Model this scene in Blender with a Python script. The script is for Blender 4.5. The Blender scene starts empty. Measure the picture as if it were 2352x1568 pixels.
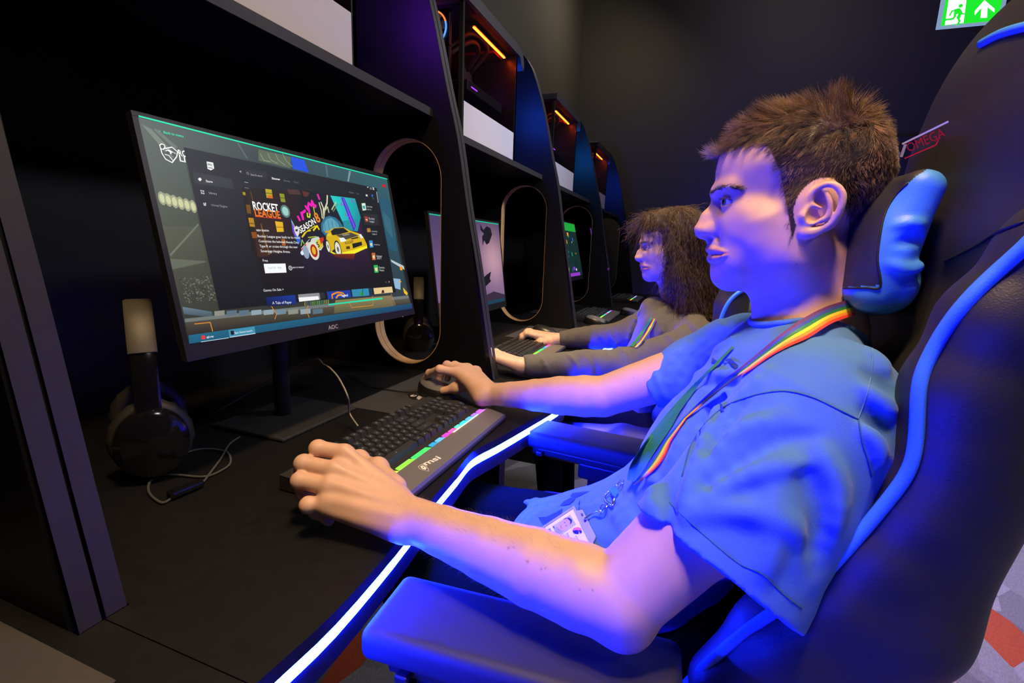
import bpy, bmesh, math, random
import numpy as np
from mathutils import Vector, Matrix
random.seed(7); rng=np.random.default_rng(7)
SC=bpy.context.scene; COL=SC.collection
R_=math.radians
# ------------------------------------------------------------------ camera geometry (metres, origin at the lens)
F=1120.; CX,CY=1176.,784.; EYE=1.125; D=-.385          # D: desk top relative to the lens, EYE: lens above the floor
FL=-EYE
def cam_axes(f,roll,vp=(1605,583)):
    r=np.array([vp[0]-CX,-(vp[1]-CY),-float(f)]); r/=np.linalg.norm(r)
    a=np.array([math.sin(roll),math.cos(roll),0.]); b=np.array([0,0,1.])
    up=a+b*(-np.dot(a,r)/np.dot(b,r)); up/=np.linalg.norm(up)
    return np.stack([np.cross(r,up),r,up])
RC=cam_axes(F,R_(2.0))
def ray(u,v): return RC@np.array([u-CX,-(v-CY),-F])
def Pz(u,v,z): d=ray(u,v); return d*(z/d[2])
def Px(u,v,x): d=ray(u,v); return d*(x/d[0])
def Py(u,v,y): d=ray(u,v); return d*(y/d[1])
def proj(P):
    c=np.asarray(P)@RC
    return CX+F*c[...,0]/-c[...,2], CY-F*c[...,1]/-c[...,2]
A=np.array
# ------------------------------------------------------------------ materials
def lin(c):
    return tuple(((x/12.92) if x<=.04045 else ((x+.055)/1.055)**2.4) for x in c)
def hexc(h): h=h.lstrip('#'); return lin([int(h[i:i+2],16)/255 for i in (0,2,4)])
MAT={}
def mat(name,col=(.5,.5,.5),rough=.5,metal=0,emit=None,es=1.,bump=None,spec=.5,sheen=0,sss=0,var=None,attr=None,coat=0,alpha=None,trans=0):
    if name in MAT: return MAT[name]
    m=bpy.data.materials.new(name); m.use_nodes=True; nt=m.node_tree; b=nt.nodes['Principled BSDF']
    b.inputs['Base Color'].default_value=(*col,1); b.inputs['Roughness'].default_value=rough
    b.inputs['Metallic'].default_value=metal; b.inputs['Specular IOR Level'].default_value=spec
    if sheen: b.inputs['Sheen Weight'].default_value=sheen; b.inputs['Sheen Roughness'].default_value=.4
    if coat: b.inputs['Coat Weight'].default_value=coat
    if trans: b.inputs['Transmission Weight'].default_value=trans
    if sss:
        b.inputs['Subsurface Weight'].default_value=sss; b.inputs['Subsurface Radius'].default_value=(1,.35,.2); b.inputs['Subsurface Scale'].default_value=.004
    if emit is not None:
        b.inputs['Emission Color'].default_value=(*emit,1); b.inputs['Emission Strength'].default_value=es
    if attr:
        a=nt.nodes.new('ShaderNodeAttribute'); a.attribute_name=attr
        if emit is None: src=a.outputs['Color']
        else: nt.links.new(a.outputs['Color'],b.inputs['Emission Color']); src=None
        if src is not None and not var: nt.links.new(src,b.inputs['Base Color'])
    if var:   # (scale, amount) mottled colour noise
        tc=nt.nodes.new('ShaderNodeTexCoord'); n=nt.nodes.new('ShaderNodeTexNoise'); n.inputs['Scale'].default_value=var[0]; n.inputs['Detail'].default_value=5
        nt.links.new(tc.outputs['Object'],n.inputs['Vector'])
        mr=nt.nodes.new('ShaderNodeMapRange'); mr.inputs['From Min'].default_value=.3; mr.inputs['From Max'].default_value=.7
        mr.inputs['To Min'].default_value=1-var[1]; mr.inputs['To Max'].default_value=1+var[1]
        nt.links.new(n.outputs['Fac'],mr.inputs['Value'])
        mx=nt.nodes.new('ShaderNodeMix'); mx.data_type='RGBA'; mx.blend_type='MULTIPLY'; mx.inputs['Factor'].default_value=1
        mx.inputs['A'].default_value=(*col,1)
        if attr and emit is None: nt.links.new(a.outputs['Color'],mx.inputs['A'])
        nt.links.new(mr.outputs['Result'],mx.inputs['B']); nt.links.new(mx.outputs['Result'],b.inputs['Base Color'])
    if bump:  # (scale, strength, stretch xyz)
        tc=nt.nodes.new('ShaderNodeTexCoord'); mp=nt.nodes.new('ShaderNodeMapping')
        mp.inputs['Scale'].default_value=bump[2] if len(bump)>2 else (1,1,1)
        n=nt.nodes.new('ShaderNodeTexNoise'); n.inputs['Scale'].default_value=bump[0]; n.inputs['Detail'].default_value=4
        bp=nt.nodes.new('ShaderNodeBump'); bp.inputs['Strength'].default_value=bump[1]; bp.inputs['Distance'].default_value=.001
        nt.links.new(tc.outputs['Object'],mp.inputs['Vector']); nt.links.new(mp.outputs['Vector'],n.inputs['Vector'])
        nt.links.new(n.outputs['Fac'],bp.inputs['Height']); nt.links.new(bp.outputs['Normal'],b.inputs['Normal'])
    MAT[name]=m; return m
def emat(name,col,s): return mat(name,(0,0,0),.6,emit=col,es=s)
M_lam=mat('black_laminate',(.0045,.0045,.0055),.45,bump=(900,.15),spec=.3)
M_desk=mat('desk_laminate',(.0055,.0055,.007),.5,bump=(1400,.3),spec=.3,var=(60,.25))
M_edge=mat('panel_edging',(.024,.023,.026),.5)
M_ply=mat('tan_plywood_edge',(.5,.30,.13),.55,bump=(60,.3,(1,1,12)),var=(25,.15))
M_plas=mat('black_plastic',(.012,.012,.013),.35)
M_plasm=mat('matt_black_plastic',(.016,.016,.018),.6,bump=(2500,.2))
M_gloss=mat('gloss_black',(.006,.006,.007),.12)
M_key=mat('keycap_plastic',(.028,.028,.032),.42,bump=(3000,.15))
M_brush=mat('brushed_grey_metal',(.22,.21,.205),.42,metal=.45,bump=(1500,.25,(1,.05,1)))
M_white=mat('white_card',(.47,.465,.53),.6)
M_metal=mat('polished_metal',(.75,.75,.78),.18,metal=1)
M_leather=mat('black_leatherette',(.025,.024,.023),.48,bump=(700,.35),spec=.5)
M_blueleather=mat('blue_leatherette',(.06,.28,.85),.45,bump=(700,.3))
M_mesh=mat('mat_cloth',(.03,.03,.033),.85,bump=(4000,.4))
M_cable=mat('cable_rubber',(.05,.05,.05),.5,bump=(3000,.3))
# ------------------------------------------------------------------ object helpers
def tag(o,label=None,cat=None,group=None,kind=None):
    if label: o['label']=label
    if cat: o['category']=cat
    if group: o['group']=group
    if kind: o['kind']=kind
    return o
def empty(name,loc=(0,0,0),rz=0):
    o=bpy.data.objects.new(name,None); COL.objects.link(o); o.location=loc; o.rotation_euler=(0,0,rz); o.empty_display_size=.05; return o
class MB:
    def __init__(s): s.v=[]; s.f=[]; s.m=[]; s.n=0; s.cols=None
    def add(s,v,f,m=0):
        v=np.asarray(v,float).reshape(-1,3); s.v.append(v)
        for q in f: s.f.append([i+s.n for i in q]); s.m.append(m)
        s.n+=len(v); return s
    def box(s,lo,hi,m=0,bev=0,M=None):
        lo=A(lo,float); hi=A(hi,float); lo,hi=np.minimum(lo,hi),np.maximum(lo,hi)
        if bev<=0:
            c=A([[x,y,z] for x in (lo[0],hi[0]) for y in (lo[1],hi[1]) for z in (lo[2],hi[2])])
            f=[(0,1,3,2),(4,6,7,5),(0,4,5,1),(2,3,7,6),(0,2,6,4),(1,5,7,3)]
            if M is not None: c=c@M[0].T+M[1]
            return s.add(c,f,m)
        b=min(bev,*(.499*(hi-lo))); bm=bmesh.new(); bmesh.ops.create_cube(bm,size=1)
        for q in bm.verts: q.co=Vector(((lo+hi)/2+A(q.co)*(hi-lo)))
        bmesh.ops.bevel(bm,geom=bm.edges[:],offset=b,segments=2 if b<.004 else 3,profile=.5,affect='EDGES')
        v=A([q.co[:] for q in bm.verts]); bm.verts.index_update(); f=[[q.index for q in x.verts] for x in bm.faces]; bm.free()
        if M is not None: v=v@M[0].T+M[1]
        return s.add(v,f,m)
    def prism(s,poly,ax,lo,hi,m=0,holes=None):
        """extrude a 2-D outline along axis ax; poly in the two other axes (cyclic order)"""
        o={0:(1,2),1:(0,2),2:(0,1)}[ax]; n=len(poly); v=[]
        for t in (lo,hi):
            for p in poly:
                q=[0,0,0]; q[o[0]]=p[0]; q[o[1]]=p[1]; q[ax]=t; v.append(q)
        f=[list(range(n))[::-1],[n+i for i in range(n)]]+[(i,(i+1)%n,n+(i+1)%n,n+i) for i in range(n)]
        return s.add(v,f,m)
    def plate(s,outer,hole,ax,lo,hi,m=0,mh=None):
        """outline with a hole having the SAME number of points"""
        o={0:(1,2),1:(0,2),2:(0,1)}[ax]; n=len(outer); v=[]
        for t in (lo,hi):
            for L in (outer,hole):
                for p in L:
                    q=[0,0,0]; q[o[0]]=p[0]; q[o[1]]=p[1]; q[ax]=t; v.append(q)
        for i in range(n):
            j=(i+1)%n
            s.add([],[],0)
        f=[];fh=[]
        for i in range(n):
            j=(i+1)%n
            f+= [(i,j,n+j,n+i),(2*n+i,3*n+i,3*n+j,2*n+j),(i,2*n+i,2*n+j,j)]
            fh.append((n+i,n+j,3*n+j,3*n+i))
        s.add(v,f,m)
        off=s.n-len(v)
        for q in fh: s.f.append([i+off for i in q]); s.m.append(mh if mh is not None else m)
        return s
    def tube(s,pts,r,n=10,m=0,cap=True,closed=False,squash=None):
        P=np.asarray(pts,float); k=len(P); r=np.broadcast_to(np.asarray(r,float),(k,))
        T=np.gradient(P,axis=0) if not closed else np.roll(P,-1,0)-np.roll(P,1,0)
        T/=np.linalg.norm(T,axis=1)[:,None]+1e-12
        u=np.cross(T[0],[0,0,1.]); 
        if np.linalg.norm(u)<1e-3: u=np.cross(T[0],[1.,0,0])
        u/=np.linalg.norm(u); V=[]
        for i in range(k):
            u=u-np.dot(u,T[i])*T[i]; u/=np.linalg.norm(u); w=np.cross(T[i],u)
            for a in np.linspace(0,2*math.pi,n,endpoint=False):
                V.append(P[i]+r[i]*(math.cos(a)*u+math.sin(a)*w*(squash or 1)))
        f=[]
        for i in range(k if closed else k-1):
            for j in range(n):
                a=i*n+j;b=i*n+(j+1)%n;c=((i+1)%k)*n+(j+1)%n;d=((i+1)%k)*n+j; f.append((a,b,c,d))
        if cap and not closed: f+= [list(range(n))[::-1],[(k-1)*n+j for j in range(n)]]
        return s.add(V,f,m)
    def lathe(s,prof,c,axis=2,n=32,m=0,sx=1,sy=1):
        o={0:(1,2,0),1:(2,0,1),2:(0,1,2)}[axis]; V=[]; k=len(prof)
        for (r,h) in prof:
            for a in np.linspace(0,2*math.pi,n,endpoint=False):
                q=[0,0,0]; q[o[0]]=r*sx*math.cos(a); q[o[1]]=r*sy*math.sin(a); q[o[2]]=h; V.append(A(c,float)+q)
        f=[(i*n+j,i*n+(j+1)%n,(i+1)*n+(j+1)%n,(i+1)*n+j) for i in range(k-1) for j in range(n)]
        f+=[list(range(n))[::-1],[(k-1)*n+j for j in range(n)]]
        return s.add(V,f,m)
    def grid(s,G,m=0,closed=False,mf=None):
        G=np.asarray(G,float); a,b=G.shape[:2]; f=[];mm=[]
        bb=b if closed else b-1; st=s.n
        s.add(G.reshape(-1,3),[],m)
        for i in range(a-1):
            for j in range(bb):
                s.f.append([st+i*b+j,st+i*b+(j+1)%b,st+(i+1)*b+(j+1)%b,st+(i+1)*b+j]); s.m.append(mf(i,j) if mf else m)
        return s
    def build(s,name,mats,parent=None,smooth=False,fix=True,M=None):
        me=bpy.data.meshes.new(name); V=np.concatenate(s.v) if s.v else np.zeros((0,3))
        if M is not None: V=V@M[0].T+M[1]
        me.from_pydata(V.tolist(),[],s.f)
        if not isinstance(mats,(list,tuple)): mats=[mats]
        for q in mats: me.materials.append(q)
        me.polygons.foreach_set('material_index',s.m)
        if fix:
            bm=bmesh.new(); bm.from_mesh(me); bmesh.ops.recalc_face_normals(bm,faces=bm.faces[:]); bm.to_mesh(me); bm.free()
        if smooth: me.polygons.foreach_set('use_smooth',[True]*len(me.polygons)); 
        if smooth=='auto':
            try: me.set_sharp_from_angle(angle=R_(35))
            except Exception: pass
        me.update(); o=bpy.data.objects.new(name,me); COL.objects.link(o)
        if parent is not None: o.parent=parent; o.location=-A(parent.get('_o',[0,0,0]))
        return o
def thing(name,label,cat,base,group=None):
    """an Empty at the thing's base; its parts are written in scene coordinates"""
    o=empty(name,base); o['_o']=list(map(float,base)); tag(o,label,cat,group); return o
def solo(o,base=None,**k): return o
def catmull(P,n=8,closed=False):
    P=np.asarray(P,float); out=[]; k=len(P)
    rngi=range(k) if closed else range(k-1)
    for i in rngi:
        p0=P[(i-1)%k] if (closed or i>0) else 2*P[0]-P[1]; p1=P[i]; p2=P[(i+1)%k]; p3=P[(i+2)%k] if (closed or i<k-2) else 2*P[-1]-P[-2]
        for t in np.linspace(0,1,n,endpoint=False):
            out.append(.5*((2*p1)+(-p0+p2)*t+(2*p0-5*p1+4*p2-p3)*t*t+(-p0+3*p1-3*p2+p3)*t**3))
    if not closed: out.append(P[-1])
    return A(out)
def text_geo(txt,bold=False):
    cu=bpy.data.curves.new('t','FONT'); cu.body=txt; cu.size=1; cu.resolution_u=2
    if bold: cu.offset=.022
    o=bpy.data.objects.new('t',cu); COL.objects.link(o); bpy.context.view_layer.update()
    me=bpy.data.meshes.new_from_object(o.evaluated_get(bpy.context.evaluated_depsgraph_get()))
    V=np.zeros(len(me.vertices)*3); me.vertices.foreach_get('co',V); V=V.reshape(-1,3)[:,:2]
    Fc=[list(p.vertices) for p in me.polygons]
    bpy.data.objects.remove(o); bpy.data.curves.remove(cu); bpy.data.meshes.remove(me)
    return V,Fc
class Canvas:
    """flat graphics on a plane: O + s*U + t*V (+ n*N), coloured by a colour attribute"""
    def __init__(s,O,U,V,N,step=.000005):
        s.O,s.U,s.V,s.N=map(lambda q:A(q,float),(O,U,V,N)); s.st=step; s.k=0; s.v=[]; s.f=[]; s.c=[]; s.n=0
    def px(s,u,v):
        d=ray(u,v); X=d*(np.dot(s.O,s.N)/np.dot(d,s.N))-s.O
        # oblique axes
        G=A([[s.U@s.U,s.U@s.V],[s.U@s.V,s.V@s.V]]); return np.linalg.solve(G,A([X@s.U,X@s.V]))
    def put(s,V2,F,col,off=None):
        V2=np.asarray(V2,float); h=s.k*s.st; s.k+=1
        V3=s.O+V2[:,:1]*s.U+V2[:,1:2]*s.V+h*s.N
        s.v.append(V3); 
        for q in F: s.f.append([i+s.n for i in q]); 
        s.n+=len(V2); s.c+= [col]*len(V2) if len(np.shape(col))==1 else list(col)
    def poly(s,pts,col,raw=False):
        P=A(pts,float) if raw else A([s.px(*p) for p in pts]); s.put(P,[list(range(len(P)))],col)
    def line(s,pts,w,col,raw=False):
        P=A(pts,float) if raw else A([s.px(*p) for p in pts])
        for a,b in zip(P[:-1],P[1:]):
            d=b-a; L=np.linalg.norm(d)+1e-9; n=A([-d[1],d[0]])/L*w/2; d=d/L*w*.2
            s.put([a-n-d,b-n+d,b+n+d,a+n-d],[[0,1,2,3]],col); s.k-=.8
        s.k+=1
    def circ(s,c,r,col,raw=False,n=20,ry=None):
        c=A(c,float) if raw else s.px(*c); ry=ry or r
        s.put([c+[r*math.cos(a),ry*math.sin(a)] for a in np.linspace(0,2*math.pi,n,endpoint=False)],[list(range(n))],col)
    def text(s,t,a,b,col,h=None,bold=False,raw=False):
        a=A(a,float) if raw else s.px(*a); b=A(b,float) if raw else s.px(*b)
        V,Fc=text_geo(t,bold); 
        if len(V)==0: return
        w=V[:,0].max(); L=np.linalg.norm(b-a); d=(b-a)/L; n=A([-d[1],d[0]])
        k=L/w; kh=k if h is None else h/.72
        s.put(a+V[:,:1]*k*d+V[:,1:2]*kh*n,Fc,col)
    def build(s,name,parent,strength=1.,rough=.35,emissive=True,col_attr='ink'):
        me=bpy.data.meshes.new(name); me.from_pydata(np.concatenate(s.v).tolist(),[],s.f)
        ca=me.color_attributes.new(col_attr,'FLOAT_COLOR','POINT')
        cc=np.ones((s.n,4)); cc[:,:3]=A(s.c); ca.data.foreach_set('color',cc.ravel())
        # faces towards +N
        nn=np.zeros(len(me.polygons)*3); me.polygons.foreach_get('normal',nn)
        if emissive: m=mat('display_light_%s'%name+str(strength),(0.004,.004,.004),rough,emit=(1,1,1),es=strength,attr=col_attr)
        else: m=mat('printed_ink_'+name,(1,1,1),rough,attr=col_attr)
        me.materials.append(m); o=bpy.data.objects.new(name,me); COL.objects.link(o)
        if parent is not None: o.parent=parent; o.location=-A(parent.get('_o',[0,0,0]))
        return o
def H(h): return hexc(h)
# ------------------------------------------------------------------ camera
cd=bpy.data.cameras.new('camera'); cd.sensor_width=36; cd.lens=36*F/2352; cd.clip_start=.02
cam=bpy.data.objects.new('camera',cd); COL.objects.link(cam); cam.matrix_world=Matrix(RC.tolist()).to_4x4(); SC.camera=cam
# ================================================================== setting
def struct(name,mb,m): o=mb.build(name,m); o['kind']='structure'; return o
def carpet():
    m=bpy.data.materials.new('geometric_carpet'); m.use_nodes=True; nt=m.node_tree; b=nt.nodes['Principled BSDF']; b.inputs['Roughness'].default_value=.95
    tc=nt.nodes.new('ShaderNodeTexCoord'); 
    def mp(sc,rot,src=None):
        q=nt.nodes.new('ShaderNodeMapping'); q.inputs['Scale'].default_value=sc; q.inputs['Rotation'].default_value=(0,0,rot); nt.links.new(tc.outputs['Object'],q.inputs['Vector']); return q
    # sheared triangles: two families of cells multiplied together
    def cells(scale,rot,seed):
        q=mp(scale,rot); w=nt.nodes.new('ShaderNodeTexVoronoi'); w.distance='CHEBYCHEV'; w.feature='F1'; w.inputs['Scale'].default_value=1; w.inputs['Randomness'].default_value=.55
        q.inputs['Location'].default_value=(seed,seed*.7,0); nt.links.new(q.outputs['Vector'],w.inputs['Vector']); return w
    w1=cells((5.2,2.2,1),R_(38),3.1); w2=cells((6.5,2.6,1),R_(-22),7.7); 
    s1=nt.nodes.new('ShaderNodeSeparateColor'); s2=nt.nodes.new('ShaderNodeSeparateColor')
    nt.links.new(w1.outputs['Color'],s1.inputs['Color']); nt.links.new(w2.outputs['Color'],s2.inputs['Color'])
    ad=nt.nodes.new('ShaderNodeMath'); ad.operation='ADD'; nt.links.new(s1.outputs['Red'],ad.inputs[0]); nt.links.new(s2.outputs['Green'],ad.inputs[1])
    md=nt.nodes.new('ShaderNodeMath'); md.operation='FRACT'; nt.links.new(ad.outputs[0],md.inputs[0])
    cr=nt.nodes.new('ShaderNodeValToRGB'); cr.color_ramp.interpolation='CONSTANT'; e=cr.color_ramp.elements
    e[0].position=0; e[0].color=(.15,.145,.155,1); e[1].position=.25; e[1].color=(.25,.245,.255,1)
    for p,c in ((.5,(.20,.195,.205,1)),(.72,(.32,.31,.325,1)),(.88,(.42,.07,.02,1))):
        q=e.new(p); q.color=c
    nt.links.new(md.outputs[0],cr.inputs['Fac'])
    n=nt.nodes.new('ShaderNodeTexNoise'); n.inputs['Scale'].default_value=1; q=mp((700,90,1),R_(20)); nt.links.new(q.outputs['Vector'],n.inputs['Vector'])
    mr=nt.nodes.new('ShaderNodeMapRange'); mr.inputs['From Min'].default_value=.35; mr.inputs['From Max'].default_value=.65; mr.inputs['To Min'].default_value=.75; mr.inputs['To Max'].default_value=1.2
    nt.links.new(n.outputs['Fac'],mr.inputs['Value'])
    mx=nt.nodes.new('ShaderNodeMix'); mx.data_type='RGBA'; mx.blend_type='MULTIPLY'; mx.inputs['Factor'].default_value=1
    nt.links.new(cr.outputs['Color'],mx.inputs['A']); nt.links.new(mr.outputs['Result'],mx.inputs['B']); nt.links.new(mx.outputs['Result'],b.inputs['Base Color'])
    bp=nt.nodes.new('ShaderNodeBump'); bp.inputs['Strength'].default_value=.5; bp.inputs['Distance'].default_value=.002; nt.links.new(n.outputs['Fac'],bp.inputs['Height']); nt.links.new(bp.outputs['Normal'],b.inputs['Normal'])
    return m
XB=-1.2; YE=4.97; XR=3.2; YN=-2.2; ZC=FL+3.6; LZ=1.595
M_wall=mat('charcoal_wall_paint',(.050,.043,.027),.8,bump=(300,.2))
struct('floor',MB().box((XB-.06,YN,FL-.05),(XR,YE,FL)),carpet())
struct('wall_back',MB().box((XB-.13,YN,FL),(XB-.03,YE,ZC)),M_wall)
struct('wall_end',MB().box((XB-.13,YE,FL),(XR,YE+.1,ZC)),M_wall)
struct('wall_right',MB().box((XR,YN,FL),(XR+.1,YE+.1,ZC)),M_wall)
struct('wall_near',MB().box((XB-.13,YN-.1,FL),(XR,YN,ZC)),M_wall)
struct('ceiling',MB().box((XB-.13,YN-.1,ZC),(XR+.1,YE+.1,ZC+.1)),mat('dark_ceiling',(.03,.03,.03),.9))
dx0,dx1=Py(1828,250,YE)[0],Py(1828,250,YE)[0]+.9
struct('trim_1',MB().box((dx0-.03,YE-.02,FL),(dx0+.03,YE,FL+2.35)).box((dx0+.14,YE-.02,FL),(dx0+.17,YE,FL+2.35)),mat('dark_trim',(.02,.02,.02),.6))
struct('door_1',MB().box((dx0+.2,YE-.03,FL),(dx0+1.1,YE-.001,FL+2.1),bev=.004),mat('dark_door',(.03,.029,.028),.6))
# ------------------------------------------------------------------ booths
PW=[(-.776,.264),(.264,1.304),(1.304,2.344),(2.344,3.44),(3.44,4.70)]
SHZ=[.35,.35,.322,.315,.30]
PROF=[(-.530,-.385),(-.556,-.25),(-.589,-.067),(-.623,.10),(-.656,.288),(-.691,.424),(-.746,.645),(-.80,.80),(-.835,.86)]
def prof_x(z): 
    P=A(PROF); return float(np.interp(z,P[:,1],P[:,0]))
def panel_outline():
    pts=[(x,z) for x,z in catmull(A(PROF),4)]
    return [(XB+.0,.875),(XB,FL)]+[(-.50,FL),(-.50,-.44)]+pts+[(-.85,.875)]
def resample(P,n):
    P=A(P+[P[0]]); L=np.r_[0,np.cumsum(np.linalg.norm(np.diff(P,axis=0),axis=1))]; t=np.linspace(0,L[-1],n,endpoint=False)
    return np.c_[np.interp(t,L,P[:,0]),np.interp(t,L,P[:,1])]
def stadium(n=96,r=.118,h=.215,cx=-.822,cz=-.035):
    out=[]
    for a in np.linspace(0,2*math.pi,n,endpoint=False):
        out.append((cx+r*math.cos(a),cz+r*math.sin(a)+(h if math.sin(a)>=0 else -h)))
    return out
def side_panel(y0,y1,parent,hole=True,light=0,near=True):
    if not hole:
        mb=MB().prism(panel_outline(),1,y0,y1); o=mb.build('side_panel',M_lam,parent); 
    else:
        # outer outline and hole matched by angle from the hole centre
        C=A([-.822,-.035]); n=144; st=A(stadium(n)); out=A(panel_outline()); 
        poly=np.vstack([out,out[:1]]); outer=[]
        angs=np.arctan2(st[:,1]-C[1],st[:,0]-C[0])
        ca=np.arctan2(out[:,1]-C[1],out[:,0]-C[0])
        for q in ca:   # snap one sample to every corner
            k=int(np.argmin(np.abs(np.angle(np.exp(1j*(angs-q)))))); angs[k]=q
        for a in angs:
            d=A([math.cos(a),math.sin(a)]); best=None
            for p,q in zip(poly[:-1],poly[1:]):
                e=q-p; den=d[0]*e[1]-d[1]*e[0]
                if abs(den)<1e-12: continue
                w=p-C; t=(w[0]*e[1]-w[1]*e[0])/den; u=(w[0]*d[1]-w[1]*d[0])/den
                if t>0 and -1e-6<=u<=1+1e-6: best=t if best is None else max(best,t)
            outer.append(tuple(C+d*best))
        mb=MB(); mb.plate(outer,[tuple(q) for q in st],1,y0,y1); o=mb.build('side_panel',M_lam,parent)
        ring=[tuple(q) for q in stadium(n)]; inn=[tuple(q) for q in stadium(n,r=.1155)]
        MB().plate(ring,inn,1,y0+.0005,y1-.0005).build('opening_edge',M_ply,o)
        bpy.data.objects[-1] if False else None
    # pale edging strip down the front
    pts=catmull(A(PROF),4); G=[]
    for (x,z) in pts: G.append([(x+.0008,y0+.0015,z),(x+.0008,y1-.0015,z)])
    e=MB().grid(G).build('edging',M_edge,o)
    for c in o.children: c.location=(0,0,0)
    return o
EDGE=[(0,-.328),(.03,-.326),(.10,-.323),(.22,-.332),(.353,-.349),(.45,-.358),(.51,-.3655),(.55,-.3635),(.62,-.346),(.76,-.318),(.88,-.296),(.95,-.292),(1.0,-.305),(1.04,-.328)]
def front_edge(w): 
    E=A(EDGE); k=w/1.04
    return catmull(np.c_[E[:,1],E[:,0]*k],3)   # x, y offset
M_led=emat('white_blue_led',(.62,.86,1.),1.6)
M_ledb=emat('blue_led_glow',(.002,.009,1.),2100)
labels=['black desk booth nearest the camera, only its worktop corner in view at lower left',
 'black desk booth where the man in the blue t-shirt sits','black desk booth where the long-haired person sits',
 'third black desk booth beyond the long-haired person','farthest black desk booth against the end wall']
BOOTH=[]
for i,((y0,y1),sz) in enumerate(zip(PW,SHZ)):
    t=thing('desk_booth',labels[i],'desk booth',(-.8,(y0+y1)/2,FL),'row of gaming desk booths'); BOOTH.append(t); w=y1-y0
    side_panel(y0+.0005,y0+.023,t,hole=i>0); side_panel(y1-.023,y1-.0005,t,hole=True)
    MB().box((XB-.02,y0+.001,FL),(XB,y1-.001,.875)).build('back_panel',M_lam,t)
    fe=front_edge(w); 
    poly=[(XB,y0+.0234)]+[(x,np.clip(y0+y,y0+.0006,y1-.0006)) for x,y in fe]+[(XB,y1-.0234)]
    # worktop between the panels; in front of them it runs the full width
    poly=[(XB,y0+.0234),(-.528,y0+.0234),(-.528,y0+.0006)]+[(x,float(np.clip(y0+y,y0+.0006,y1-.0006))) for x,y in fe]+[(-.528,y1-.0006),(-.528,y1-.0234),(XB,y1-.0234)]
    wt=MB().prism(poly,2,D-.016,D).build('worktop',M_desk,t)
    G=[[(x+.0006,y0+y,D-.001),(x+.0006,y0+y,D-.0175)] for x,y in fe]; 
    fa=MB(); 
    a=[(x-.012,float(np.clip(y0+y,y0+.0006,y1-.0006))) for x,y in fe]; b=[(x-.004,float(np.clip(y0+y,y0+.0006,y1-.0006))) for x,y in fe]
    fa.prism(a[::-1]+[(x+.009,yy) for x,yy in a],2,D-.062,D-.0325).build('fascia',M_desk,t)
    # LED channel, open at the front between worktop and fascia
    MB().prism([(x-.02,yy) for x,yy in a][::-1]+[(x+.003,yy) for x,yy in a],2,D-.0325,D-.016).build('led_channel',M_plas,t)
    led=MB()
    xf=lambda k:[(x+.0035,yy) for x,yy in a]
    lo=[(x+.0032,yy) for x,yy in a]; hi=[(x+.009,yy) for x,yy in a]
    led.prism(lo[::-1]+hi,2,D-.0303,D-.0183).build('led_strip',M_led,t)
    for (z0,z1) in ((D-.0324,D-.0304),(D-.0182,D-.0161)):
        MB().prism(lo[::-1]+[(x+.0105,yy) for x,yy in a],2,z0,z1).build('led_rim',M_ledb,t)
    MB().box((XB,y0+.0235,sz),(-.735,y1-.0235,sz+.022),bev=.0015).build('shelf',[M_edge,M_lam][1],t)
    MB().box((-.735,y0+.0235,sz+.0005),(-.7335,y1-.0235,sz+.0215)).build('shelf_edging',M_edge,t)
# ------------------------------------------------------------------ PC towers
M_glassd=mat('smoked_glass',(.01,.01,.012),.05,spec=.6,trans=0)
def glass():
    m=bpy.data.materials.new('tinted_glass'); m.use_nodes=True; nt=m.node_tree; nt.nodes.remove(nt.nodes['Principled BSDF'])
    t=nt.nodes.new('ShaderNodeBsdfTransparent'); t.inputs['Color'].default_value=(.72,.7,.75,1); g=nt.nodes.new('ShaderNodeBsdfGlossy'); g.inputs['Roughness'].default_value=.08; g.inputs['Color'].default_value=(.8,.8,.8,1)
    mx=nt.nodes.new('ShaderNodeMixShader'); fr=nt.nodes.new('ShaderNodeLayerWeight'); pw=nt.nodes.new('ShaderNodeMath'); pw.operation='POWER'; pw.inputs[1].default_value=5; nt.links.new(fr.outputs['Facing'],pw.inputs[0]); ml=nt.nodes.new('ShaderNodeMath'); ml.operation='MULTIPLY_ADD'; ml.inputs[1].default_value=.4; ml.inputs[2].default_value=.03; nt.links.new(pw.outputs[0],ml.inputs[0])
    nt.links.new(ml.outputs[0],mx.inputs[0]); nt.links.new(t.outputs[0],mx.inputs[1]); nt.links.new(g.outputs[0],mx.inputs[2]); nt.links.new(mx.outputs[0],nt.nodes['Material Output'].inputs['Surface']); return m
M_glass=glass()
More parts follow.
